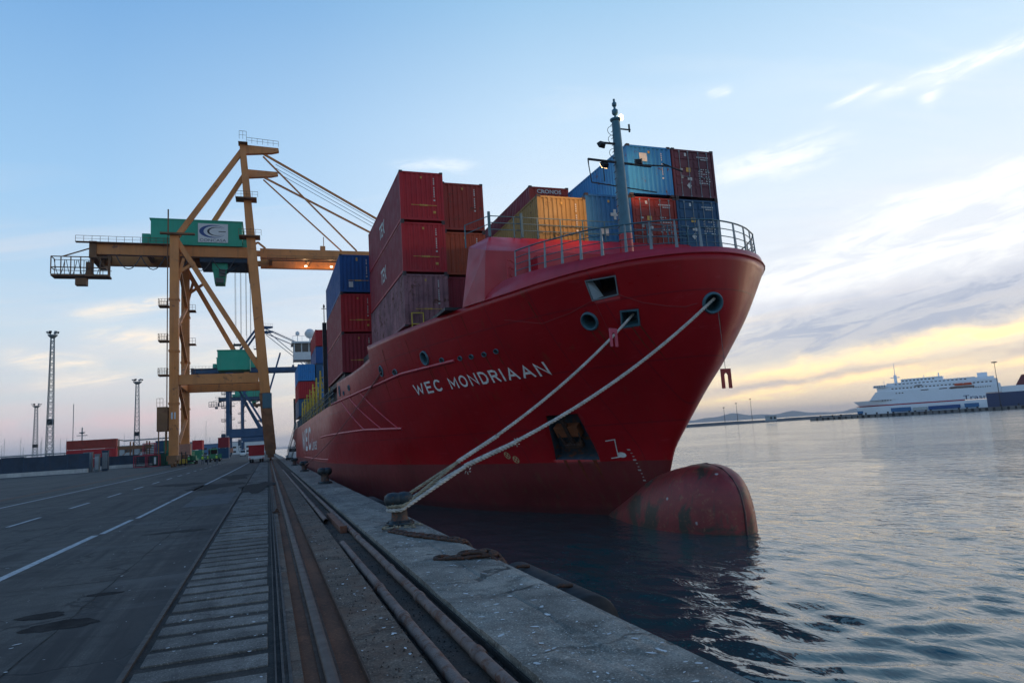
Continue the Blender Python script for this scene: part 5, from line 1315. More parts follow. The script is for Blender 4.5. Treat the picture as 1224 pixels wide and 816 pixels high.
for k, (x, y, h, lb) in enumerate([(-30.4,143,3.4,'grey steel cabinet standing in the gap of the blue wall'),(-28.9,142.6,3.0,'paler narrow cabinet in front of the gap in the blue wall'),(-27.9,144,3.6,'dark grey cabinet with slanted top right of the pale one')]):
    T = thing('utility_cabinet', lb, 'cabinet', (x,y,0), 'cabinets in the wall gap'); w = (.65,.35,.5)[k]
    mb = MB(); mb.box(-w,-.5,.15,w,.5,h); mb.box(-w-.06,-.56,h,w+.06,.56,h+.12); mb.box(-w+.1,-.45,0,w-.1,.45,.15); mb.build('body', (CM['grey'], M_galv, M_cbd)[k], T)
    mb = MB(); mb.box(-w+.08,-.54,.4,w-.08,-.5,h-.3); mb.box(w-.2,-.58,h*.5,w-.14,-.54,h*.5+.3); mb.build('door', (M_galv, CM['pale'], CM['grey'])[k], T)
# ================================================================== yard containers, background
def boxes(lst, group):
    for x, y, z, k, lb, L, rot in lst:
        t_ = container(x, y, z, 2.59, L, k, lb, group=group, simple=False, marks=False, door=False)
        if rot: t_.rotation_euler = (0, 0, R(rot))
GY = 'containers stored in the yard'
boxes([(-41.6,223,0,'maroon','maroon container at ground level of the red stack behind the blue wall',12.19,90),
       (-41.6,223,2.6,'red','dull red container in the middle of the stack behind the blue wall',12.19,90),
       (-41.6,223,5.2,'orangered','brick red container on top of the stack behind the blue wall',12.19,90),
       (-22.9,163,0,'dkgreen','dark green container standing left of the orange crane leg',6.06,0),
       (-20.9,164,0,'green','bright green container at the foot of the orange crane leg',6.06,0),
       (-20.9,164,2.6,'green','bright green container stacked on another green one by the crane leg',6.06,0),
       (-23.6,172,2.9,'navy','navy container above and left of the green pair by the crane leg',6.06,0),(-23.6,172,0.3,'navy','navy container under another navy one by the crane leg',6.06,0),
       (-17.6,161,0,'green','green container seen between the two landward crane legs',6.06,0),
       (-19.2,205,3.1,'red','small red container just right of the far crane leg, raised on another',6.06,0),(-19.2,205,.4,'green','green container beneath the small red one beyond the crane leg',6.06,0),
       (-11.6,186,3.1,'maroon','maroon container on top of a dark one beyond the workers',6.06,0),(-11.6,186,.4,'navy','dark container beneath the maroon one beyond the workers',6.06,0),
       (-15,205,0,'grey','grey container low in the yard beyond the crane',6.06,0),(-85,260,0,'teal','teal container low behind the wall at the far left',12.19,90),(-100,262,0,'maroon','maroon container low behind the wall at the left edge',12.19,90),(-100,262,2.6,'grey','grey container topmost behind the wall at the left edge',12.19,90)], GY)
# flat racks stacked by the wall end
M_rackred = material('rack_red', (.38,.025,.05), .6, var=.2)
for k, (x, y, z, lb) in enumerate([(-25.5,157,0,'red flat rack at ground level left of the green containers'),(-23.1,156.8,0,'red flat rack with white end panel next to the green containers'),(-23.9,157.2,2.42,'small red flat rack lying topmost of its pile')]):
    T = thing('flat_rack', lb, 'flat rack', (x,y,z), 'flat racks by the crane'); mb = MB(); W = 2.25
    for xx in (0, W-.15):
        for yy in (0, 2.2): mb.box(xx,yy,0,xx+.15,yy+.15,2.3)
    for zz in (0,2.24): mb.box(0,0,zz,W,.15,zz+.16); mb.box(0,2.2,zz,W,2.35,zz+.16)
    mb.build('frame', M_rackred, T)
    mb = MB()
    for zz in np.arange(.25,2.3,.35): mb.box(.2,.05,zz,W-.2,2.2,zz+.14)
    mb.build('folded_deck', M_blk, T)
    if k == 1: mb = MB(); mb.box(W-.9,-.03,.5,W-.5,-.005,1.9); mb.build('panel_mark', M_sign, T)
# steel loading frame and sheds
T = thing('loading_gantry', 'rusty steel loading frame next to the red stack behind the wall', 'steel frame', (-43.5,238,0)); mb = MB()
for x in (0,4,8.5): 
    for y in (0,5): mb.bar((x,y,0),(x,y,7.0 if x else 8),.35)
mb.bar((0,0,5.2),(9,0,5.2),.8,1.0); mb.bar((0,5,5.2),(9,5,5.2),.8,1.0); mb.bar((0,0,1),(4,0,5),.2); mb.bar((4,0,1),(8.5,0,5),.2); mb.build('frame', M_ord, T)
mb = MB(); mb.bar((2,2,7.4),(19,2,7.6),.35,.4); mb.bar((19,2,7.6),(19,2,0),.25); mb.bar((0,0,8),(2,2,7.4),.3); mb.build('conveyor', M_galv, T)
def building(name, label, x, y, w, d, h, m, nwin=0, roofm=None, roof='flat'):
    T = thing(name, label, 'building', (x,y,0)); mb = MB(); mb.box(0,0,0,w,d,h); mb.build('wall', m, T)
    mb = MB()
    if roof == 'flat': mb.box(-.2,-.2,h,w+.2,d+.2,h+.35)
    else: mb.prism([(-.3,-.3,h),(w+.3,-.3,h),(w/2,-.3,h+w*.14)], (0,d+.6,0))
    mb.build('roof', roofm or m, T)
    for i in range(nwin):
        for lv in range(max(1, int(h/3.5))):
            mb = MB(); x0 = w*(i+.25)/nwin; mb.box(x0,-.06,1.2+lv*3.3,x0+w/nwin*.5,-.01,2.5+lv*3.3); mb.build('window', M_glass, T)
    return T
M_shed = material('shed_pale', (.36,.38,.38), .7, var=.15, scale=.2, streak=.2); M_shedb = material('shed_blue', (.05,.14,.26), .6, var=.15)
building('warehouse', 'long pale low warehouse on the horizon left of the floodlight masts', -150, 420, 50, 20, 4.2, M_shed, 8)
building('office_block', 'small white office block on the left horizon above the wall', -132, 330, 9, 8, 7.5, M_ship_white, 3)
building('terminal_shed', 'pale terminal shed behind the loading frame', -64, 330, 34, 18, 7.0, M_shed, 6)
building('workshop', 'white workshop under the portal of the blue crane', -26, 560, 24, 14, 9.0, M_ship_white, 5, M_shedb)
building('control_tower', 'slim dark control tower with glazed top behind the blue crane portal', -6.5, 570, 7, 7, 20, M_shedb, 1, M_ship_white)
building('quay_shed', 'low dark blue shed at the end of the quay', -50, 520, 18, 12, 8, M_shedb, 3)
building('warehouse', 'wide dark warehouse closing off the yard beyond the containers', -80, 640, 46, 16, 7.5, M_cbd, 6)
# elevated pipe bridge on the left horizon
T = thing('pipe_bridge', 'long thin pipe bridge on posts along the left horizon', 'pipe bridge', (-140,300,0)); mb = MB(); mb.bar((0,0,5.4),(74,6,5.4),.4,.5)
for k in range(13): mb.bar((k*6.1,k*.5,0),(k*6.1,k*.5,5.2),.25)
mb.build('frame', M_galv, T)
# yacht masts beyond the yard
mb = MB(); r_ = random.Random(5)
for k in range(46):
    a = R(r_.uniform(-24, -1.2)); d = r_.uniform(560, 760); x, y, h = d*math.sin(a), d*math.cos(a), r_.uniform(12, 27)
    mb.bar((x,y,0),(x,y,h),.16); mb.bar((x-.9,y,h*.6),(x+.9,y,h*.6),.08); mb.bar((x-2.4,y,0),(x,y,h*.95),.04); mb.bar((x-4,y,1.6),(x+4,y,1.6),.5)
tag(mb.build('yacht_masts', M_galv), kind='stuff')
T = thing('radio_mast', 'thin radio mast with aerials rising behind the red container stack', 'radio mast', (-57.5,250,0)); mb = MB(); mb.bar((0,0,0),(0,0,20),.18); mb.bar((2.5,0,0),(2.5,0,12.5),.3); mb.lathe([(.05,0),(.8,.3),(.9,.5),(.05,.6)],(2.5,0,10.5),10); mb.bar((1,0,10),(4,0,10),.2); mb.build('pole', M_galv, T)
# ================================================================== vehicles
M_tyre = material('tyre_rubber', (.02,.02,.021), .85, var=.2)
def wheel(T, x, y, z, r, w=.3):
    mb = MB(); mb.lathe([(r*.6,-w/2),(r*.96,-w/2),(r,-w*.3),(r,w*.3),(r*.96,w/2),(r*.6,w/2)], (0,0,0), 20, axis='x'); t_ = mb.build('wheel', M_tyre, T, loc=(x,y,z))
    mb = MB(); mb.lathe([(r*.6,-w*.35),(r*.25,-w*.4),(r*.2,-w*.52),(r*.2,w*.52),(r*.25,w*.4),(r*.6,w*.35)], (0,0,0), 14, axis='x'); mb.build('rim', M_galv, t_)
T = thing('container_trailer', 'trailer carrying a low red skip under the crane beside the rail, seen from behind', 'trailer', (-1.75,121,0))
mb = MB(); mb.box(-1.2,.1,1.15,1.2,7,2.75); 
for k in range(7): mb.box(-1.15+k*.36,.02,1.2,-1.05+k*.36,.1,2.7)
mb.box(-1.28,0,2.7,1.28,7.1,2.85); mb.build('skip_body', CM['red'], T)
mb = MB(); mb.box(-1.25,.05,.85,1.25,7,1.1); mb.box(-.5,0,.6,.5,9,.86); mb.box(-1.22,-.04,.62,1.22,.02,.84); mb.build('chassis', M_ship_white, T)
for y in (1.0,2.2):
    for x in (-.95,-.6,.6,.95): wheel(T, x, y, .5, .5, .28)
for x in (-1.05,1.05): mb = MB(); mb.box(x-.12,-.06,.66,x+.12,-.03,.8); mb.build('tail_lamp', material('lamp_red', (.4,.01,.01), .3), T)
def terminal_tractor(x, y, m, label, face=0):
    T = thing('terminal_tractor', label, 'tractor unit', (x,y,0), 'vehicles under the cranes'); mb = MB()
    mb.prism([(-1.2,0,.75),(-1.2,0,2.9),(-1.2,.4,3.0),(-1.2,1.7,3.0),(-1.2,1.75,.75)], (1.5,0,0)); mb.box(-1.2,1.7,.7,1.2,5.2,1.15); mb.box(.35,0,.75,1.2,1.9,1.7); mb.build('body', m, T)
    mb = MB(); mb.box(-1.1,-.03,1.75,.2,.02,2.7); mb.box(-1.22,.35,1.75,-1.19,1.5,2.7); mb.build('window', M_glass, T)
    mb = MB(); mb.box(-1.25,-.15,.45,1.25,.05,.8); mb.build('bumper', M_blk, T)
    for yy in (.9,4.2):
        for xx in (-1.0,1.0): wheel(T, xx, yy, .5, .5, .32)
    for xx in (-.95,.95): mb = MB(); mb.box(xx-.14,-.18,.55,xx+.14,-.15,.72); mb.build('headlight', M_sign, T)
    T.rotation_euler = (0,0,R(face)); return T
terminal_tractor(-14.8, 152.5, CM['green'], 'green terminal tractor parked by the landward crane leg')
terminal_tractor(-11.0, 170, CM['green'], 'lime green terminal tractor parked right of the workers', 20)
def forklift(x, y, m, label, rot=0):
    T = thing('forklift', label, 'forklift', (x,y,0), 'vehicles under the cranes'); mb = MB()
    mb.prism([(-.7,0,.4),(-.7,0,1.2),(-.7,.5,1.25),(-.7,.9,1.0),(-.7,2.2,1.3),(-.7,2.6,.9),(-.7,2.6,.4)], (1.4,0,0)); mb.build('body', m, T)
    mb = MB(); 
    for xx in (-.65,.6):
        for yy in (.45,1.9): mb.box(xx,yy,1.1,xx+.07,yy+.07,2.3)
    mb.box(-.7,.4,2.28,.7,2.0,2.36); mb.build('cab_guard', M_blk, T)
    mb = MB(); mb.box(-.45,-.2,.1,-.33,-.05,2.6); mb.box(.33,-.2,.1,.45,-.05,2.6); mb.box(-.45,-.22,1.3,.45,-.1,1.45); mb.build('mast', M_blk, T)
    for xx in (-.35,.35): mb = MB(); mb.box(xx-.06,-1.3,.12,xx+.06,-.2,.18); mb.build('fork', M_galv, T)
    for yy in (.45,2.1):
        for xx in (-.6,.6): wheel(T, xx, yy, .33, .33, .25)
    T.rotation_euler = (0,0,R(rot))
forklift(-14.9, 143, M_yel, 'dark yellow forklift between the landward crane legs', 30)
def car(x, y, m, label, rot=0):
    T = thing('parked_car', label, 'car', (x,y,0), 'cars parked under the blue crane'); mb = MB()
    mb.prism([(-.85,0,.35),(-.85,0,.75),(-.85,.9,.95),(-.85,4.2,.95),(-.85,4.3,.35)], (1.7,0,0)); mb.prism([(-.75,.95,.9),(-.7,1.6,1.42),(-.7,3.4,1.45),(-.75,4.1,.95)], (1.5,0,0)); mb.build('body', m, T, bevel=.05)
    mb = MB(); mb.prism([(-.77,1.15,.98),(-.73,1.65,1.36),(-.73,3.3,1.38),(-.77,3.85,.99)], (1.54,0,0)); mb.build('window', M_glass, T)
    for yy in (.8,3.5):
        for xx in (-.78,.78): wheel(T, xx, yy, .32, .32, .2)
    T.rotation_euler = (0,0,R(rot))
car(-21, 268, M_ship_white, 'white car parked left of the blue crane leg, leftmost of the pale ones', 80); car(-17.5, 262, M_galv, 'silver car parked at the blue crane leg', 75); car(-24.5, 262, M_galv, 'grey car parked farthest left beyond the maroon container', 85)
def van(x, y, label):
    T = thing('white_van', label, 'van', (x,y,0)); mb = MB(); mb.prism([(-1,0,.4),(-1,0,1.1),(-1,.7,1.4),(-1,1.2,2.4),(-1,5,2.45),(-1,5,.4)], (2,0,0)); mb.build('body', M_ship_white, T, bevel=.06)
    mb = MB(); mb.prism([(-.85,.69,1.42),(.85,.69,1.42),(.85,1.15,2.28),(-.85,1.15,2.28)], (0,-.04,.02)); mb.build('window', M_glass, T)
    for yy in (.9,4.0):
        for xx in (-.9,.9): wheel(T, xx, yy, .36, .36, .24)
van(-9.5, 300, 'white van parked under the blue crane portal')
# ================================================================== workers
def person(x, y, label, vest, pose=0, rot=0):
    sk = {'hip':(0,0,.93),'chest':(0,0,1.32),'neck':(0,.0,1.5),'head':(0,-.01,1.60),'crown':(0,-.01,1.74)}
    pts = [sk['hip'],(0,0,1.1),sk['chest'],sk['neck'],sk['head'],sk['crown'],
           (-.19,0,1.40),(-.26,-.02,1.12),(-.24,-.16-.1*pose,.90),(.19,0,1.40),(.25,.02,1.12),(.26,-.05,.86),
           (-.10,0,.90),(-.13,-.03-.08*pose,.50),(-.13,.02-.10*pose,.08),(-.14,-.14-.10*pose,.04),(.10,0,.90),(.12,.03+.1*pose,.50),(.12,.12*pose,.08),(.13,-.13+.1*pose,.04)]
    rad = [.15,.14,.16,.06,.09,.075,.075,.05,.035,.075,.05,.035,.10,.065,.045,.035,.10,.065,.045,.035]
    ed = [(0,1),(1,2),(2,3),(3,4),(4,5),(2,6),(6,7),(7,8),(2,9),(9,10),(10,11),(0,12),(12,13),(13,14),(14,15),(0,16),(16,17),(17,18),(18,19)]
    me = bpy.data.meshes.new('person'); me.from_pydata(pts, ed, []); o = bpy.data.objects.new('person', me); col.objects.link(o)
    md = o.modifiers.new('skin', 'SKIN'); md.use_smooth_shade = True
    for v, r in zip(me.skin_vertices[0].data, rad): v.radius = (r, r*.8)
    me.skin_vertices[0].data[0].use_root = True
    o.modifiers.new('sub', 'SUBSURF').levels = 1; me.materials.append(material('work_trousers', (.03,.035,.06), .8))
    o.location = (x,y,0); o.rotation_euler = (0,0,R(rot)); tag(o, label, 'person', 'workers under the crane')
    mb = MB(); mb.lathe([(.17,.98),(.19,1.15),(.215,1.35),(.17,1.46),(.07,1.5)], (0,0,0), 14); v_ = mb.build('vest', vest, o); v_.scale = (1,.75,1)
    mb = MB(); mb.lathe([(.125,1.66),(.12,1.72),(.08,1.79),(.01,1.81)], (0,-.01,0), 12); mb.build('helmet', M_ship_white, o)
    mb = MB(); mb.lathe([(.19,1.14),(.205,1.18)], (0,0,0), 14); q = mb.build('reflective_band', M_sign, v_)
    return o
M_hiv = material('hi_vis_yellow', (.42,.62,.04), .7, var=.08, bump=0); M_hig = material('hi_vis_green', (.12,.50,.12), .7, var=.08, bump=0)
person(-10.9, 134, 'worker in yellow hi-vis vest standing left of two others under the crane', M_hiv, 0, 20)
person(-10.0, 133, 'worker in yellow hi-vis vest and white helmet walking, in the middle under the crane', M_hiv, 1, 60)
person(-8.7, 136, 'worker in yellow hi-vis vest farthest right, in front of the dark containers', M_hiv, 0, -30)
person(-13.6, 139, 'worker in green hi-vis vest close to the landward crane leg', M_hig, 1, 10)
# ================================================================== gangway and small boat
T = thing('gangway', 'light grey gangway ladder leading up from the quay to the ship side beyond the bollards', 'gangway', (3.1,124,0)); mb = MB()
a, b_ = Vector((0,0,.4)), Vector((.9,-17,5.1))
for off in (0,.75):
    mb.bar(a+Vector((off,0,0)), b_+Vector((off,0,0)), .08, .22); mb.bar(a+Vector((off,0,1)), b_+Vector((off,0,1)), .05)
    for k in range(15): q = a.lerp(b_, k/14)+Vector((off,0,0)); mb.bar(q, q+Vector((0,0,1)), .04)
for k in range(44): q = a.lerp(b_, k/43); mb.bar(q, q+Vector((.75,0,0)), .22, .03)
mb.build('stairway', M_galv, T)
mb = MB(); mb.box(-.2,0,.05,1.0,1.2,.4); mb.build('foot_platform', M_blk, T)
T = thing('pilot_boat', 'small white boat lying at the quay beyond the ship', 'boat', (6.2,168,WZ)); mb = MB()
L = 15; st = []
for i in range(13):
    t = i/12; w = 2.1*min(1, (t*1.9)**.6) if t < .6 else 2.1; st.append([(-w*.55,t*L,-.3),(-w,t*L,1.7+.9*(1-t)**2),(w,t*L,1.7+.9*(1-t)**2),(w*.55,t*L,-.3)])
vs_ = [p for r in st for p in r]; mb.add(vs_, [(i*4+k, (i+1)*4+k, (i+1)*4+(k+1) % 4, i*4+(k+1) % 4) for i in range(12) for k in range(4)]+[(48,49,50,51)]); mb.build('hull', M_ship_white, T)
mb = MB(); mb.box(-1.4,5,1.7,1.4,10,3.8); mb.box(-1.6,4.8,3.8,1.6,10.3,4.0); mb.bar((0,8,4),(0,8,7),.12); mb.build('cabin', M_ship_white, T); mb = MB(); mb.box(-1.3,4.95,2.7,1.3,5.0,3.5); mb.box(-1.45,5.3,2.7,-1.41,9.6,3.5); mb.build('window', M_glass, T)
# ================================================================== ferry and far quay
M_fw = material('ferry_white', (.80,.82,.84), .45, var=.05, scale=.05, bump=0); M_fb = material('ferry_blue', (.012,.035,.11), .5, var=.1, scale=.05, bump=0)
M_fr = material('ferry_red', (.42,.01,.04), .5, var=.05, bump=0)
M_fo = material('lifeboat_orange', (.60,.08,.02), .5, bump=0)
ferry = thing('ferry', 'large white passenger ferry with red stripe and dark blue stern across the harbour', 'ferry', fp(40,10,WZ)); FO = Vector(ferry.location)
def fer(mb, name, m, parent=None, fixn=True):
    o = mb.build(name, m, parent or ferry, fixn=fixn)
    if parent is None: o.location = -FO
    return o
fo, fw = 12.0, 22.0
def fhull(z0, z1, s_aft, bowshift=0.0):
    mb = MB(); prof = []
    for s_, k in ((s_aft,0),(60,0),(66,.02),(72,.10),(77,.24),(81,.36),(84,.45),(86,.5)): prof.append((s_, k))
    def ring(z, sh):
        a = [fp(s_+(sh*(s_-60)/26 if s_ > 60 else 0), fo+fw*k, z) for s_, k in prof]; c = [fp(s_+(sh*(s_-60)/26 if s_ > 60 else 0), fo+fw*(1-k), z) for s_, k in prof[::-1]]
        return a+c
    a = ring(z0, -3+bowshift); b_ = ring(z1, 0+bowshift); n = len(a)
    mb.add(a+b_, [(i, (i+1) % n, n+(i+1) % n, n+i) for i in range(n)]+[tuple(range(n)), tuple(range(n, 2*n))]); return mb
fer(fhull(-3, 4.9, 16), 'hull', M_fw); fer(fhull(4.95, 5.6, 27, .5), 'stripe', M_fr); fer(fhull(5.65, 8.6, 16, 1.0), 'forepeak', M_fw)
mb = MB(); fbox(mb, -60, 16.05, fo-.1, fo+fw, -3, 8.2); fer(mb, 'stern_hull', M_fb)
mb = MB(); fbox(mb, 8.5, 72.5, fo, fo+fw, 8.6, 13.6); fbox(mb, 9.5, 71.5, fo+.6, fo+fw-.6, 13.6, 16.6); fbox(mb, 66, 73.2, fo-.5, fo+fw+.5, 16.2, 17.6); fbox(mb, 20, 66, fo+1.2, fo+fw-1.2, 16.6, 18.4)
fbox(mb, 36, 58, fo+2, fo+fw-2, 18.4, 20.4); fbox(mb, -60, 8.4, fo, fo+fw, 8.2, 11.6); fbox(mb, 11, 22, fo+2, fo+fw-2, 16.6, 18.0)
mb.add([fp(72.5,fo+.4,8.6),fp(76.8,fo+3,8.6),fp(72.5,fo+.4,13.4)],[(0,1,2)]); mb.prism([fp(72.4,fo+2,8.5),fp(77,fo+4,8.5),fp(72.4,fo+2,13.5)], NN*14)
fer(mb, 'superstructure', M_fw)
mb = MB(); fbox(mb, 14, 19, fo+7, fo+15, 17.9, 20.6); fer(mb, 'deck_house', M_fw)
mb = MB(); mb.prism([fp(-7,fo+7,11.5),fp(1.5,fo+7,11.5),fp(-2,fo+7,17.5),fp(-8,fo+7,18)], NN*8); f_ = fer(mb, 'funnel', material('funnel_red', (.12,.012,.02), .5)); 
mb = MB(); mb.bar(fp(61.4,fo+9,18), fp(61.4,fo+9,31), .45, w2=.15, h2=.15); mb.bar(fp(59,fo+9,22), fp(64,fo+9,22), .5); mb.bar(fp(61.4,fo+9,18),fp(61.4,fo+9,23.5),1.5,1.0); mb.bar(fp(68,fo+9,17.5),fp(68,fo+9,20.5),.2); mb.bar(fp(46,fo+9,20),fp(46,fo+9,22.3),.25); mb.bar(fp(38,fo+5,20),fp(38,fo+5,22.6),.5); fer(mb, 'mast', M_fw)
for (s0, s1, z0, z1, n, oo) in [(12,64,14.6,15.2,26,.55),(66.4,73,16.6,17.3,5,-.56),(24,62,17.2,17.7,18,1.15),(40,58,19,19.6,9,1.95),(13,22,11.9,12.4,8,-.05),(57,62,11.8,12.3,3,-.05),(64,70,8.0,8.4,4,-.05)]:
    for i in range(n):
        a = s0+(s1-s0)*(i+.2)/n; c = s0+(s1-s0)*(i+.72)/n; mb = MB(); fbox(mb, a, c, fo+oo-.03, fo+oo+.05, z0, z1); fer(mb, 'window', M_glass)
for a, z in ((44,13.0),(34.5,13.0),(29.5,12.9),(47,15.9)):
    mb = MB(); fbox(mb, a, a+4, fo-.06, fo+.05, z-.35, z+.15); fer(mb, 'window', M_glass)
for i, a in enumerate((28.5, 24.2)): mb = MB(); mb.prism([fp(a-2,fo-.4,13.9),fp(a+2,fo-.4,13.9),fp(a+2.3,fo-.4,14.6),fp(a+1.6,fo-.4,15.2),fp(a-1.6,fo-.4,15.2),fp(a-2.3,fo-.4,14.6)], NN*1.0-NN*.0); fer(mb, 'lifeboat', M_fo)
mb = MB(); fbox(mb, 21, 33, fo-.05, fo+.05, 12.2, 13.4); fer(mb, 'boat_deck_recess', material('recess_grey', (.16,.12,.11), .7, var=.5, scale=.8))
v_, f_ = text_mesh('Trasmed', 2.5, bold=0, width=18.5); mb = MB(); mb.add([fp(27.2-x, fo-.14, 5.4+y) for x, y, _ in v_], f_); fer(mb, 'lettering', M_fb, fixn=False)
GF = 'blue trailers and containers on the ferry quay'
for k, (s0, s1, z1, kk, lb) in enumerate([(54,64.5,3.3,'blue','bright blue trailer on the ferry quay under the white bow, leftmost'),(29,45,3.0,'deepblue','long deep blue trailer on the ferry quay in the middle'),(20,27,3.2,'blue','short blue trailer on the ferry quay near the stern lettering'),(45.4,53,2.8,'pale','white trailer between two blue ones on the ferry quay'),(80,83,2.6,'blue','small blue box on the ferry quay by the bow tip')]):
    T = thing('trailer', lb, 'trailer', fp((s0+s1)/2, 6, .25), GF); q = Vector(T.location); mb = MB(); fbox(mb, s0, s1, 4.8, 7.2, 1.0, z1); o = mb.build('box_body', CM[kk], T); o.location = -q
    mb = MB(); fbox(mb, s0+.3, s1-.3, 5, 7, .8, 1.0)
    for s_ in (s0+1, s1-1): fbox(mb, s_-.5, s_+.5, 4.9, 7.1, .25, .85)
    o = mb.build('chassis', M_blk, T); o.location = -q
mb = MB(); r_ = random.Random(3)
for s_ in np.arange(-40, 108, 3.3): w = r_.uniform(.5,1.6); fbox(mb, s_, s_+w, -.35, .05, -1.5, .1)
tag(mb.build('quay_fender_row', M_tyre), 'row of black rubber fenders along the foot of the ferry quay', 'fender row')
for k in range(9):
    s_ = (66,72,78,92,97,104,10,2,-6)[k]; T = thing('bollard_block', 'low dark mooring block standing on the ferry quay edge', 'block', fp(s_, 2, .25), 'low blocks on the ferry quay'); mb = MB(); mb.lathe([(.5,0),(.4,.6),(.6,.8),(.5,1.1)], (0,0,0), 10); mb.build('block', M_blk, T)
def quay_lamp(pos, h, label, grp='lamp posts across the water', arm=1.5):
    T = thing('lamp_post', label, 'lamp post', pos, grp); mb = MB(); mb.tube([(0,0,0),(0,0,h)], [.22,.12], 8); mb.build('pole', M_blk, T)
    mb = MB(); mb.lathe([(.2,0),(arm,.35),(arm,.7),(.2,.8)], (0,0,h), 12); mb.build('lamp_head', M_blk, T)
quay_lamp(fp(10.0,5,.25), 24.5, 'tall dark lamp post in front of the ferry at the right')
for x, y, h, lb in [(363,486,12,'thin lamp post on the breakwater nearest the bow, leftmost'),(376,486,15,'thin lamp post on the breakwater, middle of three'),(391,486,18,'thin lamp post on the breakwater, rightmost and tallest')]: quay_lamp((x,y,.5), h, lb, arm=.8)
building('harbour_hut', 'tiny pale hut group at the end of the ferry quay', 313, 372, 6, 4, 3.0, M_shed, 2)
# ================================================================== FOREGROUND: bollards, ropes, pipes, chains
M_bol = material('bollard_iron', (.014,.026,.032), .5, .2, var=.4, scale=6, rust=.45, rustc=(.09,.04,.02), bump=.5, bscale=30)
M_bolr = material('bollard_neck', (.055,.042,.036), .7, .1, var=.4, scale=5, rust=.6, bump=.5)
def bollard(x, y, label, s=1.0, z=.028):
    T = thing('mooring_bollard', label, 'bollard', (x,y,z), 'bollards on the quay edge')
    mb = MB(); mb.lathe([(.36,0),(.38,.02),(.38,.06),(.30,.08),(.25,.12)], (0,0,0), 32); 
    for k in range(6): a = k*PI/3+.2; mb.lathe([(.035,.05),(.035,.10)], (.33*math.cos(a), .33*math.sin(a), 0), 8)
    mb.build('base_flange', M_bol, T)
    mb = MB(); mb.lathe([(.25,.10),(.21,.18),(.20,.36),(.22,.46),(.27,.52)], (0,0,0), 32); mb.build('neck', M_bolr, T)
    mb = MB()                                             # twin-lobed mushroom head
    for sx in (-.13,.13):
        mb.lathe([(.12,.44),(.20,.49),(.245,.57),(.255,.66),(.235,.74),(.16,.81),(.01,.835)], (sx,0,0), 32)
    mb.build('head', M_bol, T)
    T.scale = (s,s,s); return T
bollard(2.95, 16.75, 'nearest dark iron mooring bollard with two thick ropes made fast to it', .92)
bollard(2.85, 38.3, 'second mooring bollard, standing bare beside the hull flank')
bollard(2.85, 60.5, 'third mooring bollard far along the quay with a thin rope')
bollard(2.85, 83, 'fourth mooring bollard, tiny near the gangway')
# ropes: three strands laid up, sagging a little
M_rope = material('mooring_rope', (.50,.46,.40), .9, var=.3, scale=4, rust=.3, rustc=(.16,.13,.09), bump=.8, bscale=120)
M_ropey = material('rope_eye', (.30,.25,.17), .9, var=.4, scale=6, bump=.8, bscale=120)
def catenary(a, b_, sag, n):
    a = Vector(a); b_ = Vector(b_); return [a.lerp(b_, t)-Vector((0,0,sag*4*t*(1-t))) for t in np.linspace(0,1,n)]
def resample(pts, step):
    out = [pts[0]]; acc = 0
    for p, q in zip(pts[:-1], pts[1:]):
        L = (q-p).length; d = step-acc
        while d <= L: out.append(p.lerp(q, d/L)); d += step
        acc = (L-(d-step))
    return out
def rope_mesh(pts, r, pitch=.34, mb=None):
    mb = mb or MB(); P = resample(pts, pitch/7)
    for s_ in range(3):
        strand = []; prev = None
        for i in range(len(P)):
            d = (P[min(i+1, len(P)-1)]-P[max(i-1, 0)]).normalized()
            if prev is None: a = d.cross(Vector((0,0,1))).normalized()
            else: a = (prev-d*prev.dot(d)).normalized()
            prev = a; c = d.cross(a); th = 2*PI*(i/7)+2*PI*s_/3
            strand.append(P[i]+(a*math.cos(th)+c*math.sin(th))*r*.52)
        mb.tube(strand, r*.56, 6)
    return mb
BOL = Vector((2.95,16.75,.50))
hA = hp(20.4,5.68)[0]; hB = hp(18.70,5.86)[0]
def fix(mb, name, label, m=M_rope):
    return mb.build(name, m, fixn=False)
def loop(c, r, z, a0, a1, n=16, tilt=.0):
    return [c+Vector((r*math.cos(t), r*math.sin(t), z+tilt*math.sin(t))) for t in np.linspace(a0, a1, n)]
def mooring(end, sag, label, z, r, splice):
    T = thing('mooring_rope', label, 'rope', (2.95,16.75,0.4), 'mooring ropes')
    o_ = Vector(T.location); d = (end-BOL); d.z = 0; d.normalize(); az_ = math.atan2(d.y, d.x)
    start = BOL+d*1.9+Vector((0,0,(end.z-BOL.z)*1.9/((end-BOL).length)))+Vector((0,0,z*.3-.02))
    main = catenary(start, end, sag, 60)
    inn, _ = (end, 0); main.append(end+(end-main[-3]).normalized()*.35)
    mb = rope_mesh([p-o_ for p in main], r); mb.build('line', M_rope, T, fixn=False)
    # spliced eye: two legs from the splice that pass round the bollard
    C_ = Vector((2.95,16.75,.42+z)); R_ = .27
    arc = loop(C_, R_, 0, az_+PI*.55, az_+PI*1.45, 14)
    left = [start.lerp(arc[0], t) for t in np.linspace(0,1,8)]; right = [arc[-1].lerp(start, t) for t in np.linspace(0,1,8)]
    eye = left[:-1]+arc+right[1:]
    mb = rope_mesh([p-o_ for p in eye], r*.92); mb.build('eye', M_ropey if splice else M_rope, T, fixn=False)
    sp_ = [start+(main[6]-start).normalized()*q for q in np.linspace(-.1, 1.5, 14)]
    mb = rope_mesh([p-o_ for p in sp_], r*1.25, .3); mb.build('splice', M_rope, T, fixn=False)
    return T
mooring(hA, .28, 'thick pale mooring rope running from the near bollard to the square hole in the bow', .06, .046, True)
mooring(hB, .42, 'lower thick pale mooring rope, from the near bollard to the round hole at the stem', -.03, .052, False)
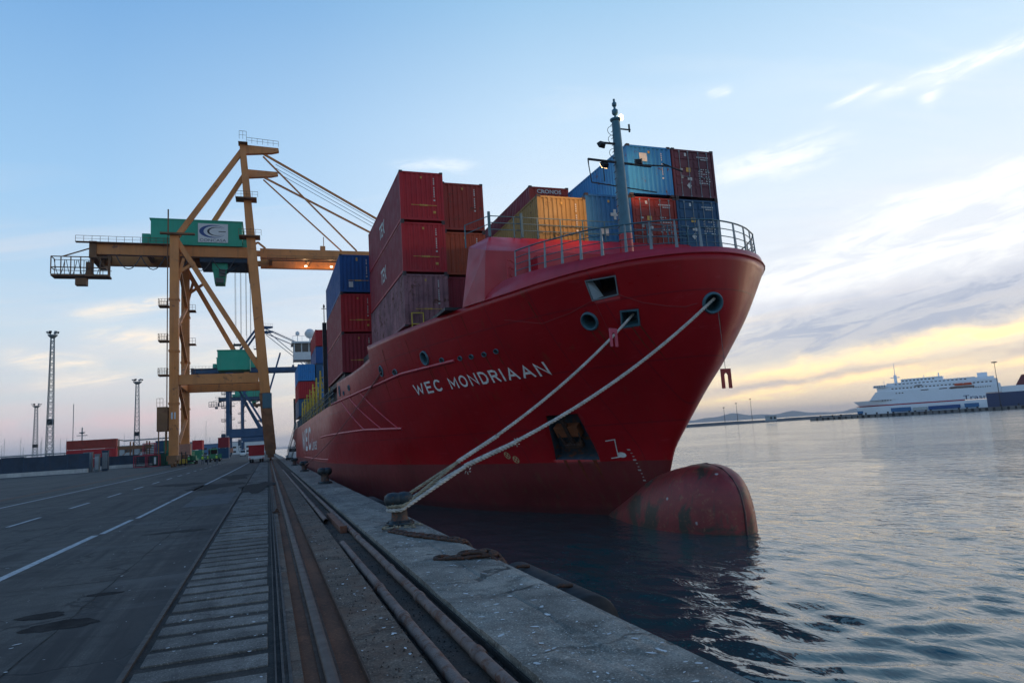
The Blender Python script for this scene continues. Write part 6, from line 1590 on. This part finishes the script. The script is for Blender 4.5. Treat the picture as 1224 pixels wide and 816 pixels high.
# knots and loose yarns on the lower rope
def knot_tail(a, b_, T, seed):
    r_ = random.Random(seed); mb = MB()
    for k in range(5):
        p = Vector(a); q = p+Vector((r_.uniform(-.15,.2), r_.uniform(-.1,.1), r_.uniform(-.35,-.05)))
        mb.tube([p, p.lerp(q,.5)+Vector((.04,0,.05)), q], .008, 5)
    return mb
lo_ = catenary(BOL, hB, .42, 60)
mb = MB()
for i in (10, 18):
    p = lo_[i]; mb.add([],[])
    for k in range(7): a = k*.9; mb.tube([p+Vector((.05*math.cos(a),0,.06*math.sin(a))), p+Vector((.10*math.cos(a+.4),.03,.12*math.sin(a+.4)))], .012, 5)
tag(mb.build('rope_lashing', M_rope), 'frayed lashing tied round the lower mooring rope halfway to the hull', 'lashing')
# thin rope from the side port aft to the third bollard
mb = rope_mesh(catenary(hp(37.4,5.8,.05)[0], (2.9,60.4,.5), .5, 40), .035, .5)
tag(mb.build('mooring_rope', material('old_rope', (.28,.12,.11), .9, var=.2)), 'thin reddish mooring rope slanting down along the hull side to the third bollard', 'rope', 'mooring ropes')
# rat-guard style hangers
def hanger(p, m, label, s=1.0, top=None, rot=0):
    T = thing('rope_hanger', label, 'rope hanger', p, 'red two-pronged hangers'); mb = MB()
    mb.prism([(-.19,0,0),(-.19,0,-.62),(-.07,0,-.62),(-.07,0,-.2),(-.03,0,-.14),(.03,0,-.14),(.07,0,-.2),(.07,0,-.62),(.19,0,-.62),(.19,0,0)], (0,.04,0)); mb.build('plate', m, T, bevel=.008)
    if top is not None:
        mb = MB(); mb.tube([(0,.02,0), Vector(top)-Vector(p)], .009, 5); mb.build('cord', M_wirec, T)
    T.scale = (s,)*3 if top is None else (1,1,1); T.rotation_euler = (0,0,R(rot)); return T
hanger((13.6,17.9,3.62), material('hanger_red', (.30,.02,.015), .5), 'dark red hanger dangling free on a cord beyond the stem', top=hp(18.72,5.6,.1)[0] if False else (13.95,18.45,5.6))
pr_ = catenary(BOL, hA, .28, 60)[53]
hanger(pr_+Vector((.0,-.06,.22)), material('hanger_pink', (.50,.07,.11), .5), 'pink hanger hooked over the upper mooring rope close to the bow', rot=20)
# thin lines hanging on the bow
mb = MB(); ptsl = [hp(Y, z, .02)[0] for Y, z in ((25.2,6.5),(23.5,6.05),(22.2,6.2),(21.1,6.48))]; mb.tube(ptsl, .008, 5)
ptsl = [hp(Y, z, .03)[0] for Y, z in ((20.3,6.5),(19.8,6.12),(19.3,5.9),(19.0,5.82),(18.8,5.9))]; mb.tube(ptsl, .009, 5)
ptsl = [hp(21.1,6.45,.02)[0], hp(21.3,5.3,.02)[0]]; mb.tube(ptsl, .006, 5)
tag(mb.build('messenger_line', material('line_red', (.25,.05,.05), .8)), 'thin cord strung slack between the openings of the bow', 'cord')
# pipes along the trench
M_pipe = material('rusty_pipe', (.165,.115,.095), .72, .15, var=.35, scale=2.2, rust=.55, rustc=(.12,.045,.022), bump=.6, bscale=35)
def pipe(x0, y0, x1, y1, r, zc, label, joints):
    T = thing('rusty_pipe', label, 'pipe', (x0,y0,zc), 'rusty pipes along the quay'); o_ = Vector((x0,y0,zc)); r_ = random.Random(int(x0*100))
    n = int(abs(y1-y0)/1.2)+2; pts = [Vector((x0+(x1-x0)*k/n+r_.uniform(-.006,.006), y0+(y1-y0)*k/n, zc+r_.uniform(-.004,.006)))-o_ for k in range(n+1)]
    mb = MB(); mb.tube(pts, r, 20, cap=False); mb.tube(pts, r*.82, 16, cap=False); 
    mb.build('tube', M_pipe, T, fixn=False)
    for yj in joints:
        t = (yj-y0)/(y1-y0); c = (x0+(x1-x0)*t-o_.x, yj-o_.y, 0); mb = MB(); mb.lathe([(r*.99,-.09),(r*1.22,-.085),(r*1.25,-.02),(r*1.12,.0),(r*1.25,.02),(r*1.22,.07),(r*.99,.075)], c, 22, axis='y'); mb.build('collar', M_pipe, T)
    return T
pipe(1.50, 1.5, 1.455, 15.2, .062, -.055, 'left rusty pipe, ending abruptly on the quay beside the crane rail', (8.4, 10.2, 5.8))
pipe(1.86, 1.5, 1.86, 60, .060, -.05, 'right rusty pipe, long and running on beside the cope stones', (6.6, 9.3, 11.6, 16.0, 22, 30))
pipe(1.47, 19.8, 1.35, 70, .066, -.03, 'left rusty pipe continuing farther along the quay beyond the gap', (24, 33))
mb = MB(); mb.box(1.62,17.4,-.15,1.78,21.5,.02); mb.box(1.62,17.4,.02,1.78,17.5,.06); T = tag(mb.build('steel_channel', material('channel_rust', (.15,.06,.035), .7, .2, var=.4, rust=.6)), 'short rust-brown steel channel lying between the pipes', 'steel channel')
# rail stop / cable clamp on the rail groove
T = thing('rail_clamp', 'small rusty clamp beside the crane rail halfway to the bollards', 'clamp', (.25,23.5,0)); mb = MB(); mb.box(-.1,-.12,0,.1,.12,.03); mb.prism([(-.07,-.05,.03),(.07,-.05,.03),(.02,-.05,.14),(-.02,-.05,.14)], (0,.1,0)); mb.build('plate', M_railw, T); mb = MB(); mb.tube([(-.06,-.05,.05),(-.14,-.16,.03),(-.05,-.24,.02),(.05,-.2,.03)], .015, 6); mb.build('hook', M_railw, T)
# chains over the edge
M_chain = material('rusty_chain', (.06,.035,.025), .7, .4, var=.4, scale=8, rust=.6, bump=.5)
def link(mb, c, d, up, L=.27, w=.16, r=.030):
    d = d.normalized(); s_ = d.cross(up).normalized(); pts = []
    for k in range(17):
        t = 2*PI*k/16; x = math.cos(t); y = math.sin(t)
        pts.append(c+d*((L-w)/2*(1 if x > 0 else -1)+x*w/2*1.0 if abs(x) > .01 else 0)+s_*(y*w/2))
    mb.tube(pts, r, 6, cap=False)
def chain(pts, label):
    P = resample([Vector(p) for p in pts], .20); o_ = P[0]
    T = thing('heavy_chain', label, 'chain', o_, 'chains over the quay edge')
    for i in range(len(P)-1):
        mb = MB(); d = P[i+1]-P[i]; link(mb, (P[i]+P[i+1])/2-o_, d, Vector((0,0,1)) if i % 2 else Vector((.3,.2,.05)).cross(d)); mb.build('link', M_chain, T, fixn=False)
chain([(2.55,15.6,.06),(2.75,14.9,.05),(2.95,14.2,.07),(3.2,13.6,.06),(3.42,13.1,.06),(3.52,12.9,.02),(3.58,12.6,-.4),(3.62,12.3,-1.1)], 'heavy rusty chain lying from the near bollard over the quay edge')
chain([(2.62,11.5,.05),(2.8,11.3,.05),(3.0,11.2,.08),(3.2,11.15,.05),(3.4,11.05,.11),(3.5,10.95,.07),(3.57,10.75,-.2),(3.62,10.4,-.7)], 'heavy rusty chain nearer the camera, draped over the rounded cope')
chain([(3.0,11.35,.1),(3.15,11.2,.12),(3.3,11.12,.13),(3.45,11.0,.1),(3.54,10.8,-.1),(3.6,10.3,-.6)], 'second strand of rusty chain bunched beside the near one on the cope')
# dead weed / rope rubbish at the bollard foot
mb = MB(); r_ = random.Random(8)
for k in range(10):
    p = Vector((2.45+r_.random()*.9, 16.0+r_.random()*.6, .04)); pts = [p]
    for i in range(6): p = p+Vector((r_.uniform(-.1,.12), r_.uniform(-.14,.06), r_.uniform(-.01,.015))); p.z = max(.03, p.z); pts.append(p)
    mb.tube(pts, .014, 6)
tag(mb.build('rope_scraps', M_ropey), 'tangle of loose rope scraps around the foot of the near bollard', 'rope scraps')
# fender
T = thing('quay_fender', 'black cylindrical rubber fender hanging on the quay wall close to the camera', 'fender', (4.02,8.6,-.60)); mb = MB()
mb.lathe([(.16,0),(.40,0),(.42,.06),(.42,2.9),(.40,2.96),(.16,2.96)], (0,0,0), 32, axis='y'); mb.build('body', M_tyre, T)
mb = MB()
for y in (.6, 2.3): mb.tube([(-.44,y,.35),(-.2,y,.46),(0,y,.44)], .03, 8)
mb.build('strap', M_chain, T)
T = thing('quay_fender', 'second black rubber fender, low behind the near bollard at the hull', 'fender', (3.92,26.2,-.55)); mb = MB(); mb.lathe([(.16,0),(.38,0),(.40,.06),(.40,2.6),(.38,2.66),(.16,2.66)], (0,0,0), 28, axis='y'); mb.build('body', M_tyre, T)
# emblem plates on containers: blue one with orange-white cross, white square
def plate(x, y, z, w, h, m, label_parent, shape='rect'):
    mb = MB()
    if shape == 'rect': mb.add([(x,y,z),(x+w,y,z),(x+w,y,z+h),(x,y,z+h)], [(0,1,2,3)])
    else:
        for a, b_, c, d in ((.35,0,.65,1),(0,.35,.35,.65),(.65,.35,1,.65)): mb.add([(x+w*a,y,z+h*b_),(x+w*c,y,z+h*b_),(x+w*c,y,z+h*d),(x+w*a,y,z+h*d)], [(0,1,2,3)])
    o = mb.build('marking', m, label_parent, fixn=False); return o
for o in list(col.objects):
    lb = o.get('label', '')
    if lb.startswith('weathered blue container'):
        plate(.05,-.006,1.35,.45,.5,M_mark,o,'cross'); plate(-.5,-.006,.55,.38,.4,M_mark,o)
    if lb.startswith('bright blue container'): plate(-.55,-.006,1.75,.42,.42,M_mark,o)
    if lb.startswith('deep blue container on top'): plate(-.6,-.006,.45,.3,.4,M_mark,o); plate(-.05,-.006,2.4,.12,.25,M_mkye,o)
